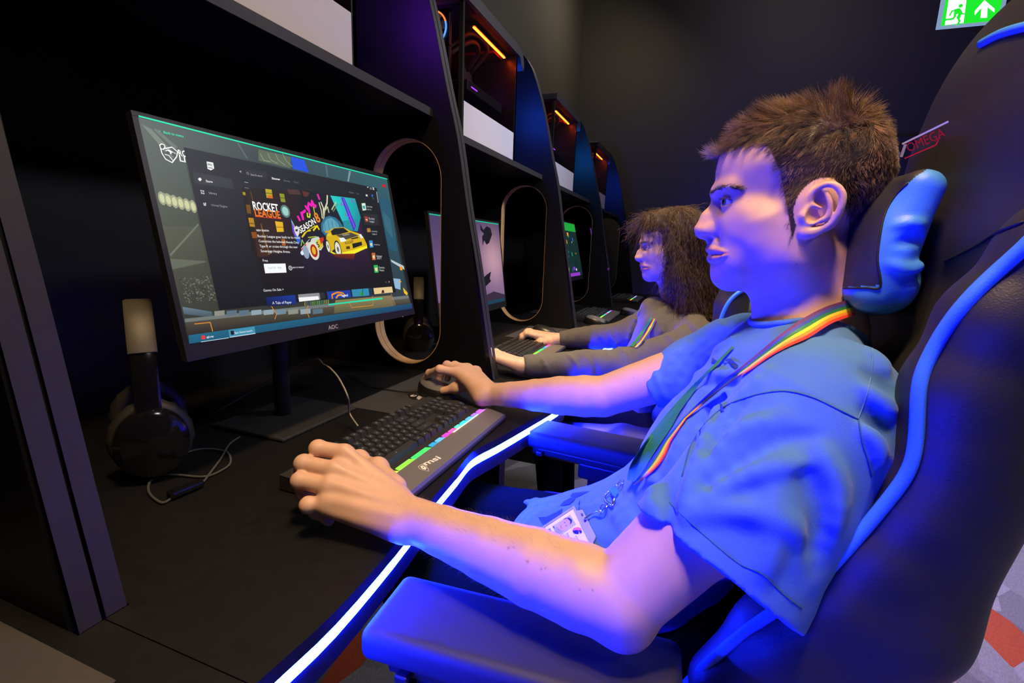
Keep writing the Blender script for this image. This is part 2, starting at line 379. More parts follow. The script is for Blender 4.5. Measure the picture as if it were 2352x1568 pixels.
def pc(y0,sz,lab,glow,i):
    """case standing on the shelf: tempered side towards +x, front with fans towards -y"""
    X1=-.76; X0=-.99; ya=y0+.215 if i else y0+.215; ya={0:.50,1:1.515}.get(i,ya); yb=ya+.49; zb=sz+.0225; zt=zb+.43
    t=thing('desktop_computer',lab,'computer',((X0+X1)/2,(ya+yb)/2,zb),'glass-sided computers on the shelves')
    c=MB(); T=.006
    c.box((X0,ya,zb),(X1,yb,zb+.012),bev=.002)              # floor
    c.box((X0,ya,zb),(X0+T,yb,zt-.02))                      # far side
    c.box((X0,yb-.012,zb),(X1,yb,zt-.02))                   # rear
    c.box((X1-.014,ya,zb),(X1,ya+.012,zt-.02)); c.box((X1-.010,yb-.016,zb),(X1,yb,zt-.02))
    c.build('case',M_plas,t)
    # roof with a rounded overhanging end
    r=[(ya-.012,zt-.022),(ya-.006,zt+.004),(ya+.02,zt+.014),(yb-.02,zt+.014),(yb+.03,zt-.002),(yb+.05,zt-.035),(yb+.045,zt-.06),(yb+.015,zt-.045),(yb,zt-.022)]
    MB().prism(r,0,X0-.004,X1+.012).build('top_cover',M_plasm,t)
    MB().box((X1-.004,ya+.013,zb+.118),(X1-.001,yb-.017,zt-.023)).build('side_glass',M_glass,t)
    MB().box((X1-.004,ya+.013,zb+.006),(X1+.0005,yb-.017,zb+.117),bev=.0008).build('white_panel',M_white,t)['label']='white rectangular lower panel'
    MB().box((X0+.01,ya+.001,zb+.02),(X1-.016,ya+.004,zt-.03)).build('front_glass',M_glass,t)
    # red LED bar of separate diodes under the roof
    lb=MB(); lb2=MB(); lb.box((X1-.05,ya+.16,zt-.032),(X1-.035,yb-.03,zt-.028)).build('light_bar',M_plas,t)
    n=30
    for k in range(n):
        y=ya+.17+(yb-.04-ya-.17)*k/(n-1); lb2.box((X1-.047,y-.003,zt-.036),(X1-.038,y+.003,zt-.032),bev=.001)
    lb2.build('red_leds',emat('red_orange_led',(1,.07,.004),45),t)
    # motherboard, graphics card, cooler
    inn=MB(); inn.box((X0+.01,ya+.10,zb+.14),(X0+.02,yb-.03,zt-.04)); inn.box((X0+.02,ya+.14,zb+.19),(X1-.05,yb-.03,zb+.225),bev=.004)
    inn.build('motherboard',mat('dark_pcb',(.02,.018,.02),.4),t)
    co=MB(); co.lathe([(.045,0),(.045,.02)],(X0+.05,yb-.13,zb+.31),axis=0,n=24); co.build('cooler',M_plasm,t)
    ho=MB(); ho.tube(catmull([(X0+.07,yb-.13,zb+.33),(X0+.13,yb-.16,zb+.38),(X0+.14,yb-.24,zb+.385),(X0+.08,yb-.3,zb+.33)],6),.008); ho.tube(catmull([(X0+.07,yb-.10,zb+.33),(X0+.15,yb-.12,zb+.40),(X0+.15,yb-.26,zb+.405),(X0+.08,yb-.32,zb+.34)],6),.008); ho.build('coolant_hose',M_cable,t,smooth=True)
    MB().box((X0+.012,yb-.10,zb+.395),(X1-.06,yb-.02,zb+.405)).box((X0+.012,yb-.03,zb+.25),(X0+.02,yb-.02,zb+.38)).build('red_bracket',mat('red_anodised',(.6,.02,.01),.4,metal=.5),t)
    # front RGB fan, rings glowing pink, blue and orange, seen through the front glass
    for fz in (zb+.10,zb+.23,zb+.34):
        f=MB(); cx=(X0+X1)/2; f.box((cx-.06,ya+.012,fz-.055),(cx+.06,ya+.03,fz+.055),bev=.004); 
        fr=f.build('fan',M_plas,t)
        if fz<zb+.12: continue
        bl=MB()
        for k in range(7):
            a=2*math.pi*k/7; u=A([math.cos(a),0,math.sin(a)]); w=A([-math.sin(a),0,math.cos(a)]); c0=A([cx,ya+.010,fz])
            bl.add([c0+u*.014-w*.006,c0+u*.014+w*.006+[0,-.004,0],c0+u*.046+w*.018+[0,-.006,0],c0+u*.046-w*.006],[(0,1,2,3)])
        b_=bl.build('fan_blade',mat('fan_blade_white',(.5,.5,.55),.4),fr); b_.location=(0,0,0)
        for q,(c_,a0,a1) in enumerate((((.75,.05,.9),-2.8,-1.2),((.1,.35,1.),-1.2,.3),((1.,.25,.05),.3,1.3),((.5,.1,1),1.3,3.4))):
            rg=MB(); pts=[A([cx+.05*math.cos(a),ya+.009,fz+.05*math.sin(a)]) for a in np.linspace(a0,a1,10)]; rg.tube(pts,.0028,n=6)
            g=rg.build('fan_light',emat('rgb_fan_%d'%q,c_,2.6),fr); g.location=(0,0,0)
    # RAM sticks and a strip light on the graphics card
    MB().box((X0+.03,ya+.18,zb+.29),(X0+.06,ya+.183,zb+.36)).box((X0+.03,ya+.17,zb+.29),(X0+.06,ya+.173,zb+.36)).build('memory',emat('violet_led',(.45,.05,1),3),t)
    MB().box((X1-.053,ya+.17,zb+.205),(X1-.049,ya+.22,zb+.209)).build('card_light',emat('violet_led',(.45,.05,1),3),t)
    # rear fan with a glowing ring; lights the side of the divider
    rf=MB(); rf.lathe([(.056,0),(.056,.012)],((X0+X1)/2+.02,yb+.0005,zt-.12),axis=1,n=32); rr=rf.build('rear_fan',M_plas,t)
    rg=MB(); c0=A([(X0+X1)/2+.02,yb+.014,zt-.12]); rg.tube([c0+.048*A([math.cos(a),0,math.sin(a)]) for a in np.linspace(0,2*math.pi,28,endpoint=False)],.004,n=6,closed=True)
    g=rg.build('ring_light',emat('rear_ring_%d'%i,glow,220 if i else 130),rr); g.location=(0,0,0)
    return t
pcl=['nearest computer tower, its white lower panel cut by the top edge of the photo',
 'computer tower with a long red light bar, on the shelf above the long-haired person',
 'computer tower with a shorter red light bar, third along the row','farthest and smallest computer tower beside the end wall']
glows=[(.22,.015,1.),(.01,.08,1.),(.01,.18,.8),(.01,.08,1.)]
for k in range(4): pc(PW[k+1][0],SHZ[k+1],pcl[k],glows[k],k)
# ================================================================== monitors
def monitor(bl,br,tl,lab,brand=None):
    bl,br,tl=map(lambda q:A(q,float),(bl,br,tl)); U=br-bl; w=np.linalg.norm(U); U=U/w; V=tl-bl; h=np.linalg.norm(V); V=V/h
    N=np.cross(U,V); N/=np.linalg.norm(N); c=bl+U*w/2
    foot=A([c[0]-.12,c[1],D]); t=thing('monitor',lab,'monitor',foot,'monitors on the booths')
    Mx=(np.c_[U,V,N],bl)
    def B(mb,name,m,par=None,**k): 
        o=mb.build(name,m,par or t,M=Mx,**k)
        if par is not None: o.location=(0,0,0)
        return o
    body=MB(); e=.008; body.box((-e,-.026,-.012),(w+e,h+e,-.0008),bev=.002); body.box((.08,.03,-.035),(w-.08,h-.06,-.012),bev=.008)
    bz=B(body,'housing',M_plas)
    fr=MB()
    fr.box((-e,-.026,-.004),(w+e,0,.0012),bev=.0006); fr.box((-e,h,-.004),(w+e,h+e,.0012),bev=.0006); fr.box((-e,0,-.004),(0,h,.0012)); fr.box((w,0,-.004),(w+e,h,.0012)); B(fr,'bezel',M_plas)
    # stand: neck and foot
    nk=MB(); b=c+V*h*.45-N*.035
    nk.tube([b,b+A([-.05,0,-.01]),A([foot[0]-.02,c[1],b[2]-.05]),A([foot[0]-.02,c[1],D+.01])],.017,n=12,squash=1.0); nk.build('stand_neck',M_plasm,t,smooth=True)
    MB().box((foot[0]-.10,c[1]-.11,D),(foot[0]+.09,c[1]+.11,D+.008),bev=.003).build('stand_foot',M_plasm,t)
    return t,bl,U,V,N,w,h
mt,bl,U,V,N,w,h=monitor((-.683,.488,-.154),(-.683,1.086,-.154),(-.762,.501,.163),'large monitor showing a dark game shop page with a yellow car')
C=Canvas(bl+N*.0002,U,V,N)
q1=lambda x,y:(280+x/2.6574,240+y/2.6574)
q7=lambda x,y:(540+x/4.611,380+y/4.611)
def P1(L,col): C.poly([q1(*p) for p in L],col)
def P7(L,col): C.poly([q7(*p) for p in L],col)
def G1(L,cols): # polygon with a colour per corner, subdivided through its grid
    P=[A(C.px(*q1(*p))) for p in L]; n=6; V2=[];cc=[];Fc=[]; c4=[A(H(c)) for c in cols]
    for i in range(n+1):
        for j in range(n+1):
            a,b=i/n,j/n; V2.append((1-a)*((1-b)*P[0]+b*P[1])+a*((1-b)*P[3]+b*P[2])); cc.append((1-a)*((1-b)*c4[0]+b*c4[1])+a*((1-b)*c4[3]+b*c4[2]))
    for i in range(n):
        for j in range(n): k=i*(n+1)+j; Fc.append([k,k+1,k+n+2,k+n+1])
    C.put(V2,Fc,cc)
# display background: arena wallpaper
C.poly([(0,0),(w,0),(w,h),(0,h)],H('#1c2a30'),raw=True)
G1([(98,72),(850,262),(930,760),(240,740)],['#5c6763','#3c464b','#303a38','#4b5145'])
G1([(850,262),(1618,455),(1690,900),(930,760)],['#3a464e','#31616c','#23485a','#2b3a3c'])
G1([(240,740),(930,760),(1000,1270),(395,1420)],['#56594a','#3b423e','#33362f','#2c2f29'])
G1([(930,760),(1690,900),(1765,1250),(1000,1270)],['#2c3a3e','#2a4a58','#30363a','#34352a'])
for L,c in (([(120,120),(180,150),(330,310),(300,330)],'#7b8479'),([(190,150),(215,150),(340,260),(325,275)],'#6f7a72'),([(225,530),(445,600),(440,640),(235,590)],'#8d9270')): P1(L,H(c))
for k in range(6): 
    C.circ(q1(245+k*38,572+k*10),.0055,H('#9ea283'),ry=.010); C.circ(q1(245+k*38,572+k*10),.0036,H('#cfd2a2'),ry=.0065)
for L,c in (([(290,915),(465,725),(470,735),(300,925)],'#6f7464'),([(290,940),(510,955),(510,962),(290,1010)],'#63685a'),([(700,232),(712,235),(770,330),(762,332)],'#5d6a72'),
    ([(832,272),(1030,320),(1030,390),(834,342)],'#5d6956'),([(1030,318),(1115,340),(1140,415),(1045,392)],'#1d4fe0'),([(1385,405),(1398,408),(1385,470),(1376,468)],'#7894a0'),
    ([(1240,368),(1250,370),(1260,440),(1250,440)],'#4f6c7c'),([(1560,560),(1640,590),(1680,900),(1630,880)],'#23586f'),([(1590,650),(1640,700),(1655,820),(1610,760)],'#35687a'),
    ([(1640,945),(1720,985),(1728,1010),(1645,960)],'#bfc8cc'),([(1655,1060),(1700,1065),(1700,1130),(1665,1120)],'#8fb7d8'),([(1715,1115),(1745,1150),(1740,1165),(1722,1150)],'#e8c01d'),([(1695,990),(1712,990),(1712,1012),(1698,1010)],'#f2a21b'),([(1690,1075),(1706,1078),(1704,1086),(1692,1083)],'#f2a21b')): P1(L,H(c))
for k in range(4): 
    a=845+k*45; C.line([q1(a,300),q1(a+20,340),q1(a+60,350+k*10)],.0016,H('#8f9b7d'))
# crowd texture, lower left
rr=random.Random(3)
for k in range(260):
    a=rr.uniform(0,1); b=rr.uniform(0,1); x=340+a*(250)+b*40; y=1060+b*150-a*20
    c=rr.choice(['#5c6150','#474c45','#6b6f60','#3a3f3b','#7a7d70','#2e3431']); P1([(x,y),(x+9,y+1),(x+10,y+8),(x+1,y+7)],H(c))
G1([(365,1235),(545,1265),(550,1300),(375,1280)],['#6a8090','#55687a','#43525c','#4a5a66'])
P1([(378,1308),(1745,1165),(1750,1182),(382,1330)],H('#6f7774'))
G1([(384,1330),(1750,1182),(1762,1216),(402,1408)],['#4b463a','#5a5846','#3c3a34','#2b261d'])
G1([(1300,1195),(1640,1165),(1660,1230),(1290,1275)],['#8a8350','#8b7d55','#6a6548','#57563f'])
for k in range(9):
    x=560+k*75; P1([(x,1262-k*1.5),(x+62,1256-k*1.5),(x+63,1285-k*1.5),(x+2,1292-k*1.5)],H(rr.choice(['#8fa3ae','#6f8797','#5a6f7e','#8c8f80'])))
for L in ([(905,1225),(940,1280),(930,1310)],[(1125,1262),(1140,1300)],[(440,1340),(535,1330),(550,1385)],[(1525,1170),(1530,1225),(1400,1240),(1380,1200)],[(1640,1155),(1665,1225)],[(1120,1270),(1135,1220)]): C.line([q1(*p) for p in L],.0014,H('#d98b2d'))
P1([(1255,1218),(1585,1178),(1588,1188),(1258,1226)],H('#1fe0ad'))
for k in range(14): x=1110+k*11; P1([(x,1205-k),(x+6,1204-k),(x+7,1228-k),(x+1,1229-k)],H(rr.choice(['#3d7a58','#6b8a4a','#a07a3c','#5a3c66'])))
C.line([q1(100,73),q1(1616,456)],.0024,H('#18e6b4'))
G1([(402,1409),(1767,1214),(1768,1246),(407,1461)],['#1c6784','#164d70','#12395c','#185b78'])
P1([(645,1376),(805,1355),(811,1397),(653,1421)],H('#3f8fae')); P1([(477,1447),(648,1422),(649,1426),(478,1451)],H('#b9d8e2')); P1([(653,1419),(811,1395),(811,1399),(654,1423)],H('#d5eef2'))
P1([(479,1412),(502,1409),(505,1432),(482,1435)],H('#e23a3c')); C.text('ggLeap',q1(513,1425),q1(556,1419),H('#ffffff')); C.text('Epic Games Launch..',q1(686,1400),q1(797,1384),H('#ffffff'))
P1([(658,1382),(678,1380),(680,1402),(670,1408),(661,1404)],H('#16181c'))
C.text('<',q1(222,170),q1(232,172),H('#1fe0b0'),bold=True); C.text('Back to menu',q1(250,177),q1(372,203),H('#1fe0b0'),bold=True)
# shield emblem
sh=[(240,262),(262,270),(300,262),(335,290),(330,320),(302,356),(262,335),(240,300),(232,272)]
C.line([q1(*p) for p in sh+[sh[0]]],.0015,H('#ffffff')); P1([(225,250),(238,242),(254,248),(258,262),(248,276),(233,272)],H('#4a5550')); C.line([q1(*p) for p in [(225,250),(238,242),(254,248),(258,262),(248,276),(233,272),(225,250)]],.0014,H('#ffffff'))
P1([(262,282),(280,276),(305,290),(325,300),(310,308),(285,302),(268,296)],H('#ffffff')); C.circ(q1(277,297),.003,H('#4a5550')); C.circ(q1(310,307),.003,H('#4a5550')); C.line([q1(258,306),q1(280,312),q1(308,345)],.0012,H('#ffffff'))
C.text('RC',q1(342,314),q1(392,322),H('#ffffff'),h=.0095,bold=True); C.text('LI',q1(346,346),q1(385,355),H('#ffffff'),h=.0095,bold=True)
# the shop window
G1([(372,262),(1552,512),(1668,1146),(590,1256)],['#22262f','#181b22','#0d0f14','#101217'])
P1([(428,412),(666,455),(680,518),(442,482)],H('#33363d'))
P1([(512,349),(552,356),(559,392),(538,404),(518,394)],H('#eef0f0')); C.text('EPIC',q1(519,372),q1(549,378),H('#15171a'),bold=True); C.line([q1(522,386),q1(550,391)],.001,H('#15171a'))
P1([(459,456),(470,447),(481,455),(481,463),(471,470)],H('#f2f2f2'))
for a,b in ((474,523),(487,525),(477,537),(489,539)): P1([(a,b),(a+9,b+1),(a+10,b+10),(a+1,b+9)],H('#c9cbd0'))
C.line([q1(495,602),q1(498,616),q1(505,616),q1(506,602)],.0018,H('#c9cbd0'))
C.text('Store',q1(509,475),q1(550,480),H('#e8e8ea'),bold=True); C.text('Library',q1(526,546),q1(576,553),H('#b3b5ba')); C.text('Unreal Engine',q1(541,620),q1(640,631),H('#a3a5aa'))
C.text('<',q1(715,418),q1(726,420),H('#d8d8da'),bold=True)
P1([(748,398),(878,414),(884,452),(752,436)],H('#2b2d35')); C.circ(q1(763,421),.0022,H('#9a9ca2')); C.circ(q1(763,421),.0015,H('#2b2d35')); C.text('Search store',q1(782,434),q1(853,444),H('#b9bbc0'))
C.text('Discover',q1(911,457),q1(962,464),H('#ffffff'),bold=True); C.text('Browse',q1(985,470),q1(1022,475),H('#7f8187')); C.text('News',q1(1046,479),q1(1074,483),H('#6f7177'))
C.text('-',q7(1395,246),q7(1408,248),H('#e0e0e0'),bold=True); C.line([q7(*p) for p in ((1422,238),(1436,240),(1438,254),(1424,252),(1422,238))],.0009,H('#c0c0c4')); C.text('x',q7(1453,258),q7(1470,260),H('#ffffff'),bold=True)
C.text('Wishlist',q7(1198,294),q7(1250,300),H('#77797f')); C.text('Cart',q7(1278,306),q7(1306,310),H('#77797f')); P7([(1375,308),(1395,310),(1398,330),(1378,328)],H('#cfd1d5')); P7([(1437,312),(1449,306),(1454,320),(1448,340),(1440,332)],H('#2b6fe0')); C.circ(q7(1457,351),.0012,H('#20d050'))
P7([(1486,278),(1497,280),(1515,395),(1505,397)],H('#8b8d92'))
P7([(88,176),(130,184),(131,188),(90,180)],H('#d8e0e8')); P7([(92,236),(134,242),(135,246),(94,240)],H('#a8b0b8'))
# hero picture
def G7(L,cols):
    G1([((540+x/4.611-280)*2.6574,(380+y/4.611-240)*2.6574) for x,y in L],cols)
G7([(62,250),(150,262),(232,988),(170,900)],['#0e0f14','#241d14','#1c140f','#120e0c'])
G7([(150,235),(700,290),(690,960),(228,985)],['#17161a','#23161c','#1a1424','#3d1f0f'])
G7([(690,262),(1262,352),(1395,905),(680,965)],['#10121c','#12232f','#241638','#191226'])
G7([(228,965),(690,900),(760,1330),(300,1330)],['#1a1016','#1d1426','#0c0d12','#0d0e13'])
G7([(690,900),(1395,890),(1480,1250),(760,1310)],['#231736','#2c1436','#0c0d13','#0d0d12'])
G7([(1262,352),(1320,520),(1395,905),(1300,700)],['#12151c','#1a1c30','#2c1430','#3f1650'])
for L,c in (([(310,250),(378,258),(392,352),(326,345)],'#b8a818'),([(312,290),(384,298),(386,304),(314,296)],'#20180c'),([(460,298),(510,304),(526,392),(478,388)],'#8d9418'),([(466,340),(518,346),(519,352),(467,346)],'#20180c'),
   ([(130,555),(185,560),(202,652),(148,648)],'#b8860f'),([(414,592),(496,602),(508,704),(436,706)],'#e3b414'),([(420,650),(504,654),(504,660),(421,656)],'#6b430c'),([(105,415),(150,420),(162,512),(120,510)],'#6f4a10'),([(68,282),(98,286),(104,318),(76,316)],'#a88c14'),
   ([(150,280),(160,280),(190,400),(182,400)],'#6b3d18'),([(160,705),(215,708),(228,770),(176,772)],'#8c4512'),([(480,780),(520,782),(528,852),(490,850)],'#a85a14'),([(260,620),(270,622),(360,945),(335,950)],'#7a5a1a'),([(335,318),(388,322),(392,352),(340,348)],'#d46a10'),
   ([(230,885),(330,865),(345,960),(250,975)],'#3f2212'),([(130,610),(190,614),(192,622),(132,618)],'#4a2a0c'),
   ([(540,252),(660,262),(690,312),(560,306)],'#4f3030'),([(700,270),(780,290),(760,330),(720,330)],'#5c2c28')): P7(L,H(c))
C.circ(q7(524,487),.011,H('#5a7f80'),ry=.012); C.circ(q7(524,487),.0075,H('#9fd0c8'),ry=.0085)
# teal street wall and violet beam
G7([(1000,320),(1262,352),(1325,560),(1130,600)],['#1fd0c8','#18a8b0','#128a96','#18c0c4'])
P7([(1130,590),(1320,560),(1290,700),(1150,680)],H('#17929c'))
P7([(1112,340),(1148,344),(1272,640),(1250,700)],H('#4b25c8')); P7([(1130,350),(1142,352),(1262,650),(1254,668)],H('#7a55e8'))
for a,b in ((1120,385),(1170,500),(1200,540),(1235,350)): C.line([q7(a,b),q7(a-10,b+30),q7(a+25,b+38)],.0016,H('#a31fd0'))
# graffiti strokes
P7([(580,560),(600,600),(690,800),(660,840),(600,700)],H('#2a5fc8')); P7([(590,600),(610,640),(640,740),(620,745)],H('#9b30d8'))
for L in ([(655,540),(678,585)],[(690,500),(712,575),(700,505),(735,480)],[(735,430),(760,470),(770,400),(800,430),(805,375),(840,450)],[(770,450),(780,520)],[(815,420),(850,430)],[(865,310),(885,360)]): C.line([q7(*p) for p in L],.0050,H('#ee12b4'))
for L,c,ww in (([(755,505),(758,545),(780,550),(785,515)],'#c6e21a',.003),([(820,440),(845,560)],'#c6e21a',.002),([(880,395),(905,480),(915,560)],'#cfd0a8',.0028),([(900,390),(925,450),(930,540)],'#e7dfba',.003),([(968,320),(965,400),(935,480)],'#d8d4b0',.0036),([(985,500),(970,440),(940,480),(925,600)],'#b9c49a',.003),([(1015,470),(1060,390)],'#a9c890',.003),([(1030,490),(1080,410)],'#6f9070',.002),
   ([(590,590),(620,650),(625,700)],'#8fd0c0',.002),([(700,760),(760,680),(840,640)],'#d7c21a',.0034),([(720,740),(730,700),(790,690)],'#e0c81a',.003),([(820,690),(860,640),(880,680)],'#f0d81a',.0034),([(690,850),(700,790),(720,830)],'#9ac84a',.002)): C.line([q7(*p) for p in L],ww,H(c))
P7([(668,655),(835,540),(856,622),(690,735)],H('#0e0f12')); 
C.text('SEASON',q7(684,722),q7(852,612),H('#f4f4ee'),h=.0120,bold=True); C.text('8',q7(862,612),q7(902,590),H('#e8862a'),h=.020,bold=True)
P7([(612,665),(640,640),(668,660),(672,720),(650,760),(628,720)],H('#dcdcd6')); P7([(628,680),(655,675),(652,700),(632,700)],H('#17181c'))
# grey-blue dome behind the cars
P7([(905,700),(900,620),(935,555),(990,535),(1055,555),(1105,600),(1140,660),(960,760)],H('#2c6f8c')); P7([(925,690),(925,620),(960,570),(1010,555),(1070,600),(1095,650),(960,720)],H('#5aa0b8'))
for a in range(4): C.line([q7(930+a*42,580+a*3),q7(950+a*42,700-a*8)],.0012,H('#2c5f78'))
# yellow car
P7([(955,760),(985,690),(1040,662),(1140,655),(1205,690),(1300,720),(1350,760),(1388,840),(1392,880),(1345,885),(1240,925),(1120,958),(1060,870),(1000,925),(960,850)],H('#d8b010'))
P7([(1003,700),(1040,668),(1138,662),(1195,705),(1080,735),(1020,740)],H('#141c1e')); P7([(1060,740),(1215,712),(1300,745),(1150,790)],H('#4a463e')); P7([(1120,730),(1190,722),(1210,735),(1140,748)],H('#8d8878'))
P7([(1092,770),(1140,765),(1175,800),(1110,815)],H('#e8f4f0')); P7([(1300,730),(1325,728),(1348,765),(1325,775)],H('#e0f0f0')); P7([(1215,775),(1290,757),(1300,770),(1225,785)],H('#17181a'))
P7([(1230,830),(1330,808),(1338,845),(1240,880)],H('#16181a')); P7([(1165,860),(1205,855),(1208,885),(1170,888)],H('#4a3a08')); P7([(1120,925),(1250,895),(1385,850),(1390,875),(1245,940),(1128,960)],H('#f4ea20')); P7([(1000,905),(1060,935),(1050,945),(1002,925)],H('#e8e020'))
C.text('ROCKET',q7(1158,838),q7(1250,818),H('#5a4608'),bold=True)
for c,r1,r2 in (((1080,890),.0105,.0190),((975,860),.006,.014)):
    C.circ(q7(*c),r1,H('#202020'),ry=r2); C.circ(q7(*c),r1*.8,H('#dfe0d0'),ry=r2*.82); C.circ(q7(*c),r1*.3,H('#606050'),ry=r2*.3)
P7([(940,695),(975,690),(985,710),(950,720)],H('#c8a00c')); P7([(962,730),(1000,722),(1005,745),(968,752)],H('#e8c818'))
G7([(1010,940),(1260,935),(1250,1000),(1080,990)],['#6b2a0c','#8c2410','#3a1420','#2c1220'])
# small racer
P7([(690,880),(750,810),(800,760),(870,755),(905,790),(925,860),(900,900),(820,900),(740,950),(700,930)],H('#cfd2c8')); P7([(755,815),(795,765),(862,760),(800,775),(785,815)],H('#1f2a22')); P7([(850,800),(905,765),(922,850),(880,900)],H('#d8c01a')); P7([(882,775),(925,760),(930,790),(900,840)],H('#c8281e')); P7([(690,890),(735,830),(745,845),(700,900)],H('#c8281e')); P7([(760,760),(850,750),(850,757),(765,770)],H('#b8c81c'))
C.circ(q7(826,905),.0135,H('#dcdcc4'),ry=.0185); C.circ(q7(826,905),.0095,H('#b02018'),ry=.013); C.circ(q7(824,903),.005,H('#d8b81c'),ry=.008); C.circ(q7(740,920),.008,H('#8fa0b8'),ry=.013); C.circ(q7(700,930),.004,H('#dfe8ff'))
C.text('5',q7(868,872),q7(890,860),H('#17181c'),bold=True)
C.text('ROCKET',q7(182,470),q7(455,498),H('#ffffff'),h=.0150,bold=True); 
C.text('LEAGUE',q7(200,538),q7(474,562),H('#f07818'),h=.0132,bold=True); P7([(200,541),(478,566),(480,572),(204,546)],H('#e8402c'))
C.text('NEW SEASON',q7(216,698),q7(348,702),H('#f0f0f0'),bold=True)
for t_,a,b,e in (('Rocket League goes back to its roots!',228,762,(680,780)),('Customize the beloved Honda Civic',240,814,(664,830)),('Type R or cruise through the new',250,868,(652,878)),('Sovereign Heights Arena.',262,920,(575,928))): C.text(t_,q7(a,b),q7(*e),H('#ffffff'))
C.text('Free',q7(282,1020),q7(338,1022),H('#f4f4f4')); P7([(291,1044),(522,1040),(534,1136),(308,1144)],H('#f6f8fa')); C.text('PLAY FOR FREE',q7(342,1098),q7(482,1094),H('#8fa4ac'))
P7([(424,1074),(432,1072),(436,1090),(444,1092),(444,1106),(430,1112),(420,1098)],H('#ffffff'))
C.circ(q7(575,1088),.0042,H('#f0f0f0')); C.circ(q7(575,1088),.0031,H('#0f1016')); C.circ(q7(575,1088),.0012,H('#f0f0f0')); C.text('ADD TO WISHLIST',q7(598,1090),q7(720,1086),H('#d8d8dc'),bold=True)
C.text('Games On Sale >',q7(290,1338),q7(505,1326),H('#f2f2f4'))
C.text('<',q7(1585,1250),q7(1596,1249),H('#88898f')); C.text('>',q7(1618,1247),q7(1630,1246),H('#e0e0e4'))
G7([(310,1400),(625,1372),(640,1468),(330,1495)],['#0c1f60','#10389c','#0c2a80','#0a1640']); C.text('A Tale of Paper',q7(385,1472),q7(590,1462),H('#f0f0f4'))
P7([(655,1368),(880,1350),(893,1420),(668,1446)],H('#8f9092')); P7([(660,1400),(870,1385),(880,1422),(668,1444)],H('#f4f4f4')); P7([(880,1350),(935,1346),(945,1405),(893,1420)],H('#2a2c30'))
P7([(958,1338),(1208,1320),(1222,1395),(974,1418)],H('#123a9c')); C.line([q7(*p) for p in [(1020,1410),(1015,1370),(1070,1345),(1130,1352),(1150,1375)]],.0034,H('#e88a1c')); C.line([q7(*p) for p in [(1060,1405),(1080,1375),(1120,1372)]],.0034,H('#f0a02c')); C.text('legend',q7(1120,1392),q7(1185,1386),H('#e8f0ff'),bold=True)
P7([(1222,1316),(1402,1302),(1412,1378),(1235,1392)],H('#2f8ab0')); P7([(1300,1375),(1330,1330),(1350,1375)],H('#2c9c30')); C.line([q7(1335,1375),q7(1345,1310)],.002,H('#1c5c28')); 
P7([(1402,1302),(1440,1298),(1448,1372),(1412,1378)],H('#14324a'))
P7([(1455,1300),(1652,1284),(1662,1345),(1466,1365)],H('#e8c890')); P7([(1545,1325),(1565,1322),(1572,1350),(1540,1355)],H('#3a2418')); C.circ(q7(1555,1328),.0022,H('#3a2418'))
# list of games at the right
ico=[((1330,403,1368,400,1380,475,1342,480),'#d8ece0','Call of the','Wild: The...',1382,445,0),((1360,540,1395,545,1402,600,1372,600),'#a83838','Rocket','League',1408,575,1),((1385,668,1420,665,1428,706,1392,710),'#b07838','UNCHARTED','Legacy of',1436,705,0),
 ((1408,798,1445,795,1455,868,1418,872),'#2f90d8','Genshin Fun','',1462,845,0),((1436,928,1472,926,1480,1002,1444,1004),'#c86838','Cyberpunk','2077',1486,965,0),((1458,1058,1500,1055,1510,1135,1468,1138),'#30b858','Genshin','Impact',1512,1090,0)]
P7([(1338,510),(1502,520),(1522,640),(1355,630)],H('#26272e'))
for p,c,a,b,x,y,_ in ico:
    P7([(p[0],p[1]),(p[2],p[3]),(p[4],p[5]),(p[6],p[7])],H(c)); P7([(p[0]+8,p[1]+30),(p[2]-4,p[3]+26),(p[4]-12,p[5]-12),(p[6]+8,p[7]-18)],H('#e8d8a0' if c!='#d8ece0' else '#20a090'))
    C.text(a,q7(x,y),q7(x+62,y+4),H('#c8c9cd')); 
    if b: C.text(b,q7(x+6,y+28),q7(x+58,y+32),H('#c8c9cd'))
P1([(1582,488),(1604,490),(1606,508),(1586,506)],H('#c01830'))
C.build('display',mt,1.0)
# maker's letters on the lower bezel
B_=Canvas(bl+N*.0014-V*.026,U,V,N,step=.0002)
for L in ([(756,756),(760,746),(764,746),(764,755)],[(766,754),(767,746),(772,745),(773,753),(767,754)],[(776,753),(775,745),(776,744)]): pass
B_.text('AOC',(755,757),(777,753),H('#a8a4a8'),h=.0085,bold=True); B_.circ((925,727),.0012,H('#ffffff')); B_.build('maker_badge',mt,.5,emissive=False)
